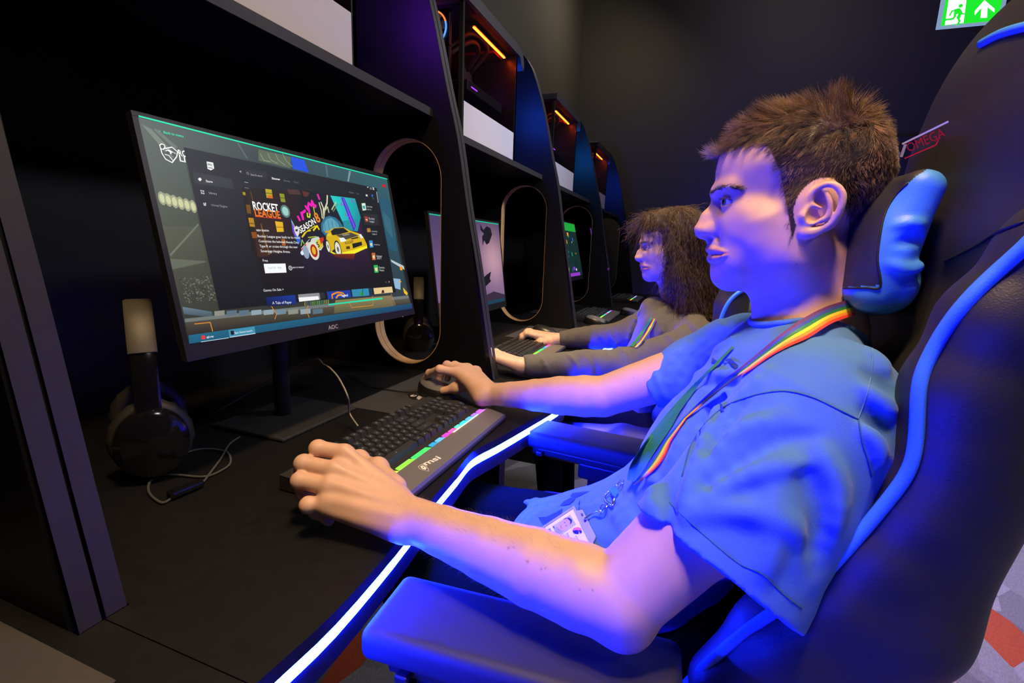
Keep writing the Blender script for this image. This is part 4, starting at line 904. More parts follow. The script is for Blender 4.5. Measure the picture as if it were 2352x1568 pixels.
def vnoise(P,sc,seed=0):
    """smooth value noise, vectorised"""
    Q=P*sc+seed*17.13; i=np.floor(Q).astype(np.int64); f=Q-i; f=f*f*(3-2*f); out=0
    def hsh(x,y,z):
        h=(x*374761393+y*668265263+z*2147483647+seed*1274126177)&0xffffffff; h=((h^(h>>13))*1274126177)&0xffffffff; return ((h^(h>>16))&0xffff)/65535.
    for a in (0,1):
        for b in (0,1):
            for c in (0,1):
                w=(f[:,0] if a else 1-f[:,0])*(f[:,1] if b else 1-f[:,1])*(f[:,2] if c else 1-f[:,2]); out=out+w*hsh(i[:,0]+a,i[:,1]+b,i[:,2]+c)
    return out*2-1
# seat upholstery etc. --------------------------------------------------------
def sdf_obj(name,S,h,m,parent,smooth=1,midx=None,mats=None,cols=None):
    V,I=S.mesh(h,smooth=smooth); mi=None
    if midx is not None: mi=midx(V[I].mean(1))
    return quick_mesh(name,V,I,mats or m,parent,midx=mi,cols=None if cols is None else cols(V))
# ================================================================== the man in the blue t-shirt
YC=.765
def Hd(u,v,dy=0.): return Py(u,v,YC+dy)
def mir(p,yc=YC): p=A(p,float).copy(); p[1]=2*yc-p[1]; return p
LIPS={}
def head(S,T=lambda p:p,k=1.,smile=1.,nose=1.,ears=True,mask=None):
    """head in the frame of the main sitter; T maps to the place, k scales radii"""
    def C_(a,b,r1,r2,kk=.01,op='+'): S.cone(T(a),T(b),r1*k,r2*k,kk*k,op)
    def E_(c,r,kk=.01,op='+',rot=None): S.ell(T(c),A(r)*k,kk*k,op,rot)
    def both(f,*pts,**kw):
        f(*pts,**kw)
    def CC(a,b,r1,r2,kk=.01,op='+'): C_(a,b,r1,r2,kk,op); C_(mir(a),mir(b),r1,r2,kk,op)
    def EE(c,r,kk=.01,op='+'): E_(c,r,kk,op); E_(mir(c),r,kk,op)
    E_(Hd(1855,398),(.095,.076,.080),.01); E_(Hd(1730,392),(.046,.059,.056),.03); 
    E_(Hd(1712,500),(.041,.055,.054),.02)
    CC(Hd(1648,440,-.010),Hd(1684,430,-.044),.0085,.008,.014)
    E_(Hd(1672,575),(.0255,.030,.027),.016); E_(Hd(1671,630),(.0205,.023,.0175),.014)
    CC(Hd(1680,630,-.012),Hd(1822,588,-.050),.0175,.020,.02); E_(Hd(1765,595),(.055,.044,.036),.03)
    CC(Hd(1826,590,-.050),Hd(1850,470,-.060),.019,.018,.025)
    EE(Hd(1722,525,-.036),(.028,.021,.032),.02); EE(Hd(1738,488,-.047),(.020,.016,.012),.018); EE(Hd(1700,540,-.031),(.017,.015,.017),.012)
    EE(Hd(1785,538,-.050),(.032,.0175,.034),.03)
    # temple hollow
    EE(Hd(1742,438,-.074),(.022,.008,.022),.016,'-')
    # neck
    C_(Hd(1852,600),Hd(1866,830,0),.0545,.060,.03); C_(Hd(1760,650),Hd(1752,730),.010,.012,.03)
    CC(Hd(1880,560,-.045),Hd(1800,800,-.018),.012,.009,.014)
    # eye sockets, then lids around the ball
    ec=Hd(1680,464,-.0315)
    EE(Hd(1650,464,-.030),(.013,.017,.0115),.013,'-')
    E_(ec,(.0142,)*3,.005); E_(mir(ec),(.0142,)*3,.005)
    EE(Hd(1652,474,-.026),(.0075,.010,.006),.008) if False else None
    # nose
    C_(Hd(1648,470),Hd(1627,500),.0075,.0092,.010); C_(Hd(1627,500),Hd(1619,526),.0092,.0145,.008); 
    EE(Hd(1634,531,-.0125),(.0105,.0068,.0085),.006); CC(Hd(1652,490,-.006),Hd(1640,520,-.010),.007,.008,.010)
    C_(Hd(1634,545),Hd(1640,570),.006,.008,.008)
    EE(Hd(1626,547,-.0100),(.0070,.0042,.0040),.003,'-')
    nst=Hd(1621,543,-.0135); EE(nst,(.0072,.0040,.0030),.002,'-')
    # lips, laid on the surface
    def sf(u,v,inset=.0):
        p=Hd(u,v,-.10)
        for _ in range(60):
            d=S.ev(T(p)[None])[0]
            if d<.0002: break
            p=Hd(u,v,p[1]-YC+max(d,.0003)*.7)
        return Hd(u,v,p[1]-YC+inset)
    EE(Hd(1694,594,-.034),(.018,.015,.021),.016)
    def lipc(pts,op,k):
        Q=[(Hd(u,v) if i_ is None else sf(u,v,i_)) for u,v,r,i_ in pts]; R2=[q[2] for q in pts]
        for i in range(len(Q)-1): CC(Q[i],Q[i+1],R2[i],R2[i+1],k,op)
        return [(Q[i],Q[i+1],R2[i]*1.1,R2[i+1]*1.1+.0004) for i in range(len(Q)-1)]
    up=[(1630,572,.0056,None),(1641,573,.0044,.0024),(1651,575,.0036,.0020),(1661,578,.0030,.0012),(1673,581,.0016,.0008)]
    lo=[(1634,593,.0062,None),(1644,593,.0050,.0028),(1654,591.5,.0040,.0024),(1664,587.5,.0034,.0015),(1672,584,.0017,.0008)]
    Qs=[[(Hd(u,v) if i_ is None else sf(u,v,i_)) for u,v,r,i_ in L] for L in (up,lo)]; LP=[]
    for L,Q in zip((up,lo),Qs):
        for i in range(4): CC(Q[i],Q[i+1],L[i][2],L[i+1][2],.0025); LP.append((Q[i],Q[i+1],L[i][2]*1.08,L[i+1][2]*1.08+.0003))
    LIPS[id(S)]=LP
    lipc([(1616,583,.0012,None),(1628,583.5,.0013,None)],'-',.0015)
    lipc([(1634,583.5,.0014,.0006),(1642,583.7,.0015,.0003),(1650,583.4,.0015,.0),(1661,582.6,.0013,.0),(1676,580.5,.0008,.0)],'-',.0015)
    # groove from the nostril to the mouth corner
    CC(Hd(1652,545,-.022),Hd(1672,566,-.031),.0022,.0018,.007,'-')
    # eye openings (almond, outer corner swept back)
    for s in (0,1):
        def al(p): return T(mir(p)) if s else T(p)
        S.cone(al(Hd(1653,466,-.0345)),al(Hd(1670,463.5,-.0445)),.0040*k,.0036*k,.0012*k,'-'); S.cone(al(Hd(1670,463.5,-.0445)),al(Hd(1688,464.5,-.0455)),.0036*k,.0012*k,.0012*k,'-'); S.cone(al(Hd(1653,466,-.0345)),al(Hd(1652,468,-.028)),.0040*k,.0016*k,.0012*k,'-')
        S.chain([al(q) for q in (Hd(1656,451,-.033),Hd(1673,449,-.0435),Hd(1692,456,-.046))],.0010*k,.0025*k,'-')
    # ears
    if ears:
        for s in (0,1):
            def e(u,v,dy): u=1888+(u-1888)*.90; v=482+(v-482)*.91; p=Hd(u,v,dy); return T(mir(p)) if s else T(p)
            S.ell(e(1893,476,-.0745),A([.021,.0050,.030])*k,.006*k)
            S.ell(e(1868,514,-.076),A([.014,.006,.010])*k,.006*k)
            S.ell(e(1850,500,-.071),A([.012,.008,.022])*k,.008*k)
            S.ell(e(1880,485,-.0860),A([.018,.0075,.026])*k,.004*k,'-')
            hx=[(1858,466,-.078),(1864,441,-.080),(1883,424,-.083),(1907,417,-.086),(1928,424,-.089),(1941,445,-.091),(1938,470,-.091),(1927,494,-.089),(1912,515,-.086),(1888,530,-.083),(1862,540,-.081),(1845,541,-.079)]
            rr_=[.0035,.0037,.0038,.0038,.0040,.0042,.0042,.0042,.0044,.0050,.0068,.0062]
            Hx=catmull(A([list(e(*q))+[r] for q,r in zip(hx,rr_)]),3); S.chain(list(Hx[:,:3]),Hx[:,3]*.92*k,.001*k)
            S.chain(list(catmull(A([e(*q) for q in [(1900,440,-.084),(1908,462,-.087),(1908,486,-.087),(1896,504,-.086),(1874,511,-.084),(1856,516,-.082)]]),3)),.0031*k,.0012*k)
            S.chain([e(*q) for q in [(1866,470,-.081),(1884,478,-.083)]],.0022*k,.004*k)
            S.chain([e(*q) for q in [(1853,480,-.079),(1846,498,-.081),(1846,512,-.080)]],A([.0035,.005,.0045])*k,.005*k)
            S.ell(e(1866,494,-.088),A([.008,.009,.010])*k,.003*k,'-')
            S.ell(e(1845,537,-.079),A([.007,.0055,.008])*k,.005*k)
    return ec
def lipmask(V,T,k):
    """how much a vertex belongs to the lips"""
    S=Sdf(); 
    for a,b,r1,r2 in list(LIPS.values())[-1]:
        S.cone(T(a),T(b),r1*k,r2*k,.002); S.cone(T(mir(a)),T(mir(b)),r1*k,r2*k,.002)
    return np.clip(.5-S.ev(V)/.0012,0,1)
def finger(S,pts,rs,k=.004):
    S.chain(pts,rs,k)
    for p,r in list(zip(pts,rs))[1:-1]: S.ell(p,(r*1.08,)*3,k)
def zp(u,v,z): return Pz(u,v,z)
body=Sdf(); eyec=head(body)
# torso core (under the shirt) joining neck and arms
SL=A([.135,.575,-.155]); SR=A([.095,.950,-.168])
body.cone((.160,YC,-.10),(.10,YC,-.30),.055,.07,.03).cone((.10,YC,-.30),(-.01,YC,-.46),.07,.07,.03)
body.cone((.155,YC,-.115),SL,.043,.050,.03).cone((.150,YC,-.115),SR,.045,.052,.03)
# left (near) arm
EL=Py(1422,1378,.455); WL=Pz(925,1183,-.347); EL2=Py(1428,1440,.452)
body.cone(SL,(SL*.45+EL*.55),.054,.050,.02).cone(SL*.45+EL*.55,EL,.050,.041,.02)
fm=EL*.72+WL*.28
for a_,b_,r1_,r2_ in ((0,.14,.0415,.0430),(.14,.34,.0430,.0415),(.34,.55,.0415,.0355),(.55,.78,.0355,.0295),(.78,1.,.0295,.0265)): body.cone(EL*(1-a_)+WL*a_,EL*(1-b_)+WL*b_,r1_,r2_,.004)
body.ell(EL2+[.004,0,.004],(.022,.022,.022),.02)
# wrist flattening and hand
MC={'i':zp(792,1041,-.290),'m':zp(768,1080,-.304),'r':zp(757,1118,-.319),'p':zp(751,1157,-.337)}
up_=A([0,-.25,.97]); 
for q,r0,r1 in (('i',.0215,.0125),('m',.022,.0125),('r',.0215,.0122),('p',.020,.0115)):
    off={'i':zp(905,1140,-.338),'m':zp(912,1160,-.342),'r':zp(915,1185,-.347),'p':zp(920,1212,-.353)}[q]
    body.cone(off,MC[q]-[0,0,.004],r0*.92,r1*1.05,.014)
    body.ell(MC[q]+[0,0,-.001],(.0125,.0115,.0115),.008)
    # tendon ridge over the back of the hand
    body.cone(off+up_*.018,MC[q]+up_*.0085,.003,.0032,.010)
PI={'i':zp(730,1029,-.286),'m':zp(697,1064,-.300),'r':zp(689,1103,-.316),'p':zp(708,1159,-.338)}
DI={'i':PI['i']+[-.012,.006,-.026],'m':PI['m']+[-.013,.006,-.026],'r':PI['r']+[-.010,.004,-.026],'p':PI['p']+[-.008,.0,-.020]}
DI['r']=PI['r']+[-.004,.010,-.024]; DI['p']=PI['p']+[.002,.012,-.016]
TP={'i':DI['i']+[.006,.004,-.021],'m':DI['m']+[.008,.004,-.020],'r':DI['r']+[.014,.006,-.014],'p':DI['p']+[.014,.006,-.012]}
for q,r in (('i',.0104),('m',.0108),('r',.0104),('p',.0094)): finger(body,[MC[q],PI[q],DI[q],TP[q]],[r*1.12,r*1.04,r*.92,r*.80])
for a,b in (('i','m'),('m','r'),('r','p')): body.ell((MC[a]*.5+MC[b]*.5)-[ -.004,0,.008],(.012,.010,.010),.010)
# thumb, reaching forward under the index side to the space bar
finger(body,[zp(905,1120,-.345),zp(868,1074,-.338),zp(825,1054,-.340),zp(790,1050,-.345)],[.018,.0122,.0105,.0090],.012)
# right (far) arm
ER=Py(1385,910,.94); WR=Pz(1122,905,-.338); SRe=SR
body.cone(SR,ER,.052,.040,.02)
for a_,b_,r1_,r2_ in ((0,.14,.0405,.0420),(.14,.34,.0420,.0400),(.34,.55,.0400,.0345),(.55,.78,.0345,.0285),(.78,1.,.0285,.0250)): body.cone(ER*(1-a_)+WR*a_,ER*(1-b_)+WR*b_,r1_,r2_,.004)
rm_={'i':zp(1052,856,-.312),'m':zp(1058,850,-.306),'r':zp(1066,852,-.308),'p':zp(1075,862,-.318)}
rm_['m']=rm_['i']+[-.004,.024,.004]; rm_['r']=rm_['i']+[.004,.047,.000]; rm_['p']=rm_['i']+[.018,.068,-.010]
rp={'i':zp(1010,848,-.306)}; ri=rp['i']-rm_['i']
ri=ri/np.linalg.norm(ri)*.047; rp['i']=rm_['i']+ri
dd=A([-.028,-.002,-.018]); tt=zp(973,873,-.352)
for q,l in (('m',1.05),('r',.98),('p',.8)): rp[q]=rm_[q]+A([-.040,.004,.004])*l
finger(body,[rm_['i'],rp['i'],rp['i']*.5+tt*.5+[-.006,0,.004],tt],[.0118,.0104,.0092,.0078])
for q,l in (('m',1.05),('r',.98),('p',.8)): finger(body,[rm_[q],rp[q],rp[q]+A([-.018,.002,-.022])*l,rp[q]+A([-.022,.002,-.040])*l],[.0115,.0104,.0092,.0080])
for q in 'imrp': body.cone(WR+{'i':[-.004,-.014,0],'m':[-.004,-.004,.004],'r':[0,.008,.002],'p':[0,.018,-.002]}[q],rm_[q],.0195,.0125,.014)
finger(body,[WR+[-.012,-.018,-.006],zp(1078,880,-.338),zp(1048,890,-.350),zp(1018,897,-.360)],[.017,.0150,.0115,.0095],.012)
# tiny surface unevenness
body.fn(lambda P,d:d+.00035*vnoise(P,60,3)*np.exp(-np.maximum(d,0)/.01),(0,.75,-.1),2.)
M_skin=mat('skin',(.62,.40,.30),.46,attr='tint',sss=.0,bump=(1600,.10),spec=.4)
def skin_cols(base,lip,T=lambda p:p,k=1.,stub=None,hairm=None,moles=()):
    def f(V):
        n=vnoise(V,38,1)*.5+vnoise(V,110,2)*.5; c=A(base)*(1+.07*n[:,None]*A([1,.8,.7])); m=lipmask(V,T,k)[:,None]; c=c*(1-m)+A(lip)*m
        for p,r,cc,a in moles:
            w=(a*np.exp(-np.sum((V-p)**2,1)/(r*r)))[:,None]; c=c*(1-w)+A(cc)*w
        if hairm is not None:
            w=hairm(V)[:,None]; c=c*(1-w)+A([.030,.018,.010])*w
        return c
    return f
def scalp(V):
    """where hair grows, 0..1: above a line brow -> ear -> nape, measured in the side view"""
    u,v=proj(V); 
    hl=np.interp(u,[1600,1640,1668,1700,1745,1768,1790,1806,1820,1835,1860,1900,1945,1960,1990,2100],[350,362,352,338,332,345,395,470,560-5,500,440,440,470,560,620,640])
    return np.clip((hl-v)/7,0,1)*(V[:,2]>-.06)*(V[:,1]>YC-.12)*(V[:,1]<YC+.12)*(V[:,0]>-.02)
def scalp_m(V):
    W=V.copy(); W[:,1]=np.where(W[:,1]>YC,2*YC-W[:,1],W[:,1]); return scalp(W)
er=Hd(1893,478,-.085)
def earfree(V):
    W=V.copy(); W[:,1]=np.where(W[:,1]>YC,2*YC-W[:,1],W[:,1]); q=((W[:,0]-er[0])/.030)**2+((W[:,2]-er[2])/.036)**2; near=(W[:,1]<YC-.074)&(q<1); return ~near
def hairmask(V): return scalp_m(V)*earfree(V)
def onbody(u,v): return body.march((0,0,0),ray(u,v))
moles=[]
for u,v,r in ((1168,1258,.0022),(1180,1257,.0015),(1212,1289,.0026),(1243,1307,.0020),(1253,1305,.0014),(1331,1354,.0016),(1361,1355,.0018),(1732,640,.0018),(1829,607,.0020),(1720,462,.0012),(1240,905,.0016),(1282,900,.0016),(1456,868,.0016)):
    p=onbody(u,v)
    if p is not None: moles.append((p,r*.62,(.20,.07,.05),.6))
# stubble shade on jaw and cheeks, eyebrows' base, warm redness on cheek/ear/nose
stub=[(Hd(1680,640,-.01),.022,(.33,.20,.16),.35),(Hd(1745,640,-.04),.026,(.36,.22,.18),.32),(Hd(1790,615,-.055),.024,(.38,.23,.19),.28),(Hd(1640,565,0),.012,(.36,.21,.17),.3),(Hd(1690,560,-.03),.010,(.40,.24,.19),.25)]
red=[(Hd(1612,528,0),.012,(.66,.30,.22),.5),(Hd(1900,480,-.088),.03,(.68,.33,.26),.4),(Hd(1720,520,-.045),.02,(.66,.33,.25),.3),(Hd(1890,640,-.05),.03,(.58,.28,.22),.35)]
person=thing('person','young man with short tousled brown hair in a blue t-shirt, sitting at the keyboard','person',(0,YC,FL))
bo=sdf_obj('body',body,.0015,M_skin,person,smooth=1,cols=skin_cols((.62,.385,.275),(.54,.23,.19),hairm=hairmask,moles=moles+stub+red))
M_eyew=mat('eye_white',(.62,.6,.6),.15,coat=.5)
def eyeball(c,look,parent,r=.0122,iris=(.10,.14,.18)):
    o=MB(); L=A(look,float); L/=np.linalg.norm(L); U_=np.cross(L,[0,0,1.]); U_/=np.linalg.norm(U_); W_=np.cross(U_,L); G=[]
    angs=[0,.06,.12,.20,.24,.30,.42,.47,.50]+list(np.linspace(.6,math.pi,14))
    for a in angs:
        rr_=r*(1.0+(.03 if a<.5 else 0)*(1-a/.5)); G.append([c+rr_*(math.cos(a)*L+math.sin(a)*(math.cos(b)*U_+math.sin(b)*W_)) for b in np.linspace(0,2*math.pi,24,endpoint=False)])
    o.grid(G,closed=True,mf=lambda i,j:1 if i<4 else (2 if i<7 else 0)); e=o.build('eye',[M_eyew,mat('pupil',(.003,.003,.003),.08),mat('iris_%.2f'%iris[0],iris,.12,coat=1)],parent,smooth=True); return e
eyeball(eyec,(-.86,-.50,.0),person); eyeball(mir(eyec),(-.97,-.05,.02),person)
# ---- hair
V=np.zeros(len(bo.data.vertices)*3); bo.data.vertices.foreach_get('co',V); V=V.reshape(-1,3)
hm=scalp_m(V)*earfree(V); cand=np.where(hm>.5)[0]; cand=cand[V[cand,2]>-.04]
nrm=body.normal(V[cand])
M_hair=mat('brown_hair',(.13,.075,.035),.42,attr='tint',spec=.45)
def pick(n,w=None):
    p=None if w is None else w/w.sum(); return rng.choice(len(cand),n,p=p)
zc=Hd(1855,398)
def hair_len(P):
    u,v=proj(P); top=np.clip((345-v)/90+np.clip((1800-u)/500,0,.3),0,1); return .0085+.0205*top
N1=27000; ix=pick(N1); roots=V[cand[ix]]; nn=nrm[ix]
rel=roots-zc
# combing: forward-down at the sides, swirled forward over the top, pushed up in tufts at the crown
tuft=np.stack([vnoise(roots,26,4),vnoise(roots,26,5),vnoise(roots,26,6)],1)+.5*np.stack([vnoise(roots,60,14),vnoise(roots,60,15),vnoise(roots,60,16)],1)
ln=hair_len(roots)*(1+.35*vnoise(roots,40,7))*rng.uniform(.75,1.15,N1); topness=np.clip((ln-.012)/.022,0,1)[:,None]
comb=A([-.55,0,-.75])*(1-topness)+A([-.75,0,.25])*topness
bk=np.clip((rel[:,0]-.0)/.07,0,1)[:,None]; comb=comb*(1-bk)+bk*(A([-.12,0,-.9])*(1-topness)+A([-.60,0,.12])*topness)
flat=(1-.65*np.clip(-nn[:,1],0,1)**2)[:,None]
dirs=nn*(.30+.42*topness)*flat+comb*.85+tuft*.8*(.35+.65*topness)+rng.normal(0,.10,(N1,3))
# locks: neighbouring strands lean to a shared direction and tip
nc=2200; ci=rng.choice(N1,nc,replace=False); best=np.zeros(N1,int); bd=np.full(N1,9.)
for q in range(0,nc,100):
    dd_=np.linalg.norm(roots[:,None]-roots[ci[q:q+100]][None],axis=2); m_=dd_.argmin(1); v_=dd_[np.arange(N1),m_]; u_=v_<bd; best[u_]=q+m_[u_]; bd[u_]=v_[u_]
cen=ci[best]; cdir=dirs[cen]+rng.normal(0,.22,(nc,3))[best]
dirs=dirs*.45+cdir*.55+(roots[cen]-roots)/ln[:,None]*.75*(.3+.7*topness)
bend=tuft[:,[1,2,0]]*.8+A([-.35,0,-.35])*topness+rng.normal(0,.15,(N1,3))
dirs/=np.linalg.norm(dirs,axis=1)[:,None]; dn_=np.einsum('ij,ij->i',dirs,nn)[:,None]; mn_=.22+.25*topness; dirs+=nn*np.maximum(mn_-dn_,0); dirs-=nn*np.maximum(dn_-.75,0)*(1-topness)
bn_=np.einsum('ij,ij->i',bend,nn)[:,None]; bend-=nn*np.minimum(bn_+.15,0)
hc=A([.17,.098,.045])*(1+.5*vnoise(roots,50,9)[:,None])*rng.uniform(.6,1.4,(N1,1))*rng.uniform(.45,1.75,(nc,1))[best]; hc=np.clip(hc,.01,1)
strands('hair',roots-nn*.001,dirs,ln,person,M_hair,rad=rng.uniform(.00016,.00030,N1),seg=6,bend=bend,cols=hc)
# fringe wisps, eyebrows, lashes, sideburn and forearm hair
def wisps(name,pts,dirf,L,n,rad,col,jit=.004,spread=.25,bend_=None):
    R0=[];D0=[]
    for _ in range(n):
        k=rng.uniform(0,len(pts)-1.001); i=int(k); p=pts[i]*(1-k+i)+pts[i+1]*(k-i)+rng.normal(0,jit,3)*[1,.6,.6]; R0.append(p); D0.append(A(dirf(k/(len(pts)-1)))+rng.normal(0,spread,3))
    R0=A(R0); return strands(name,R0,A(D0),rng.uniform(.7,1.2,n)*L,person,M_hair,rad=np.full(n,rad),seg=5,bend=None if bend_ is None else np.tile(A(bend_,float),(n,1))+rng.normal(0,.3,(n,3)),cols=np.tile(A(col),(n,1))*rng.uniform(.6,1.4,(n,1)))
def bsurf(u,v,off=0.):
    p=onbody(u,v)
    if p is None: p=Hd(u,v)
    return p-body.normal(p)[0]*(-off)
for s in (0,1):
    bp=[bsurf(*q) for q in ((1632,443),(1646,433),(1662,428),(1682,428),(1700,434))]
    if s: bp=[mir(p) for p in bp]
    wisps('eyebrow',bp,lambda t:(.8,-.1*(1-2*s),.25-.5*t),.0080,520,.00026,(.07,.04,.025),jit=.0014,spread=.22)
    lp=[Hd(1656,459,-.0405),Hd(1670,456,-.0475),Hd(1688,461,-.048)]
    if s: lp=[mir(p) for p in lp]
    wisps('eyelashes',lp,lambda t:(-.9,-.5*(1-2*s),.15),.0055,60,.00013,(.03,.02,.015),jit=.0004,spread=.2)
fr=[Hd(1652,352,-.02),Hd(1648,356,0),Hd(1652,350,.02),Hd(1660,345,.04)]
wisps('fringe',fr,lambda t:(-.9,.1,.02),.019,420,.00025,(.22,.15,.085),jit=.004,spread=.3,bend_=(-.1,0,.5))
# ================================================================== his clothes
shirt=Sdf()
shirt.cone((.125,YC,-.185),(.065,YC,-.32),.098,.108,.04,sy=1.5).cone((.065,YC,-.32),(-.02,YC,-.46),.108,.098,.04,sy=1.5).cone((-.02,YC,-.46),(-.20,YC,-.520),.098,.072,.05,sy=1.75)
shirt.cone((.157,YC,-.121),SL+[.004,.0,-.002],.053,.064,.035).cone((.152,YC,-.121),SR,.053,.060,.035)
shirt.cone((.165,.68,-.175),SL+[.02,.02,-.05],.045,.048,.03)
M0=Py(1500,1188,.478); M1=Py(1822,1442,.505); hemc=(M0+M1)/2; maj=(M1-M0); hm_r=np.linalg.norm(maj)/2
shirt.cone(SL,SL*.55+hemc*.45,.064,.062,.03)
mj_=maj/np.linalg.norm(maj); axs=(hemc-SL); LS=np.linalg.norm(axs); axs=axs-axs@mj_*mj_; axs/=np.linalg.norm(axs); S0=hemc-axs*LS*.92; S0=S0*.5+(hemc-axs*LS*.92)*.5
shirt.econe(S0+axs*.02,hemc,maj,.066,hm_r,.066,.062,.045)
ta_=((hemc-SL)@axs)/((EL-SL)@axs); Ha=SL+(EL-SL)*ta_
shirt.cone(SL,Ha+(Ha-SL)*.25,.064,.0485,.03)
shirt.fn(lambda P,d:np.where(np.linalg.norm(P-Ha,axis=1)<.10,np.maximum(d,(P-M0)@axs),d),Ha,.11)
# hollow of the sleeve, seen from below
shirt.econe(hemc-axs*.05,hemc+axs*.03,maj,hm_r-.022,hm_r-.0035,.055,.0585,.003,'-')
H0=Py(1468,848,.95); H1=Py(1532,934,.95); hemR=(H0+H1)/2+[.0,-.002,.0]; ax2=(hemR-SR); 
shirt.cone(SR,SR*.5+hemR*.5,.060,.056,.03); shirt.econe(SR+ax2*.15,hemR,H1-H0,.062,.052,.058,.054,.03)
shirt.econe(SR*.15+hemR*.85,hemR+ax2*.2,H1-H0,.0475,.0475,.0495,.0495,.003,'-')
shirt.cone((.150,YC,-.088),(.152,YC,.06),.067,.072,.003,'-')
base=Sdf(); base.p=list(shirt.p)
def folds(S,src,L):
    """soft ridges (+) and valleys (-) lying on the cloth"""
    segs=[]
    for pts,w,a in L:
        pp=catmull(A(pts,float),3); Q=src.hits([tuple(p) for p in pp])
        n=len(Q)-1; a=a*1.5; w=w*.85
        for i in range(n):
            e=min(1,(i+.5)/1.5,(n-i-.5)/1.5); segs.append((Q[i],Q[i+1],w,a*max(e,.3)))
    for p,q,w,a in segs:
        def fn(P,d,p=p,q=q,w=w,a=a):
            ba=q-p; t=np.clip(((P-p)@ba)/(ba@ba+1e-12),0,1); x=P-p-t[:,None]*ba; return d-a*np.exp(-np.einsum('ij,ij->i',x,x)/(w*w))
        S.fn(fn,(p+q)/2,np.linalg.norm(p-q)/2+w*2.4)
folds(shirt,base,[
 ([(1575,1195),(1660,1120),(1770,1075),(1860,1060)],.009,.0042),([(1600,1150),(1700,1060),(1800,1010),(1880,1000)],.008,-.0030),([(1590,1110),(1680,1000),(1790,955)],.009,.0036),
 ([(1560,1180),(1680,1170),(1790,1190),(1840,1240)],.012,.0035),([(1840,1060),(1880,1180),(1870,1300)],.012,-.0040),([(1780,1100),(1770,1250),(1740,1330)],.014,.0030),([(1880,1020),(1925,1120),(1910,1240)],.011,.0040),
 ([(1590,900),(1570,990),(1530,1080)],.007,.0045),([(1690,880),(1630,980),(1590,1090),(1570,1180)],.009,.0050),([(1650,900),(1600,1010),(1560,1120)],.007,-.0040),([(1720,905),(1660,985),(1620,1060)],.007,-.0040),
 ([(1760,850),(1690,930),(1630,1010)],.008,.0040),([(1610,850),(1680,860),(1720,850)],.007,.0045),([(1600,880),(1660,885),(1700,880)],.006,-.0032),([(1490,1050),(1500,1130),(1490,1230)],.010,.0040),([(1530,1120),(1540,1200),(1510,1270)],.008,-.0035),
 ([(1165,1185),(1190,1155),(1250,1143)],.008,.0055),([(1185,1200),(1215,1165),(1275,1152)],.006,-.0040),([(1200,1215),(1240,1180),(1300,1165)],.008,.0045),([(1300,1180),(1370,1160),(1430,1200),(1440,1270)],.010,.0045),([(1360,1240),(1400,1270),(1440,1280)],.009,-.0050),([(1400,1130),(1450,1190),(1470,1260)],.009,.0035),([(1330,1140),(1400,1180)],.008,-.0035),
 ([(1600,770),(1545,830),(1525,900)],.007,.0045),([(1660,755),(1590,820),(1555,890)],.007,-.0040),([(1710,760),(1630,820),(1590,880)],.008,.0045),([(1500,850),(1520,890),(1530,920)],.006,.0030),([(1690,790),(1640,860)],.006,-.003),
 ([(1985,800),(2020,830),(2035,850)],.007,.0060),([(1990,850),(2030,880),(2050,905)],.007,-.0060),([(1985,890),(2030,925),(2045,945)],.007,.0065),([(1985,940),(2020,975),(2035,990)],.007,-.0060),([(1990,985),(2015,1020),(2020,1060)],.007,.0060),
 ([(1480,1490),(1540,1480),(1590,1440)],.008,.006),([(1500,1530),(1560,1520),(1600,1480)],.008,-.006),([(1470,1520),(1520,1560)],.008,.005)])
shirt.fn(lambda P,d:d+.0022*vnoise(P*[1.,1.,.6],20,21)+.0010*vnoise(P,48,22),(0,.75,-.3),2.)
def knit():
    m=mat('blue_tshirt_knit',(.065,.195,.56),.85,sheen=.15,bump=(1500,.5,(1,1,.35)),var=(2600,.08)); return m
M_shirt=knit()
ts=sdf_obj('t_shirt',shirt,.0028,M_shirt,person,smooth=1)
both_=Sdf(); both_.p=[]
class Both:
    def ev(s,P,pr=None): return np.minimum(body.ev(P),shirt.ev(P))
    hits=Sdf.hits; normal=Sdf.normal
BS=Both()
def on(px,off=.002,src=None,n=1):
    src=src or BS; Q=src.hits(px); N_=src.normal(Q,.004); return Q+N_*off,N_
def seam(pts,name,m,r=.0009,parent=person,off=.0002,n=5,src=None):
    src=src or shirt
    Q,_=on([tuple(p) for p in catmull(A(pts,float),n)],off,src); o=MB().tube(Q,r,n=6).build(name,m,parent,smooth=True); return o
M_seam=mat('tshirt_seam',(.03,.12,.30),.9)
seam([(1566,1095),(1590,1015),(1640,952),(1700,917),(1790,898),(1860,910),(1930,942),(1970,962)],'shoulder_seam',M_seam,.0007)
seam([(1970,962),(1990,910),(2002,850),(2004,800)],'yoke_seam',mat('tshirt_seam_pale',(.10,.24,.5),.9),.0007)
seam([(1972,965),(1982,1020),(1995,1060),(2003,1095)],'side_seam',M_seam,.0007)
for q in ([(1537,1154),(1589,1203),(1650,1257),(1700,1296),(1750,1318),(1800,1365),(1842,1398)],): seam(q,'hem_stitching',M_seam,.0004)
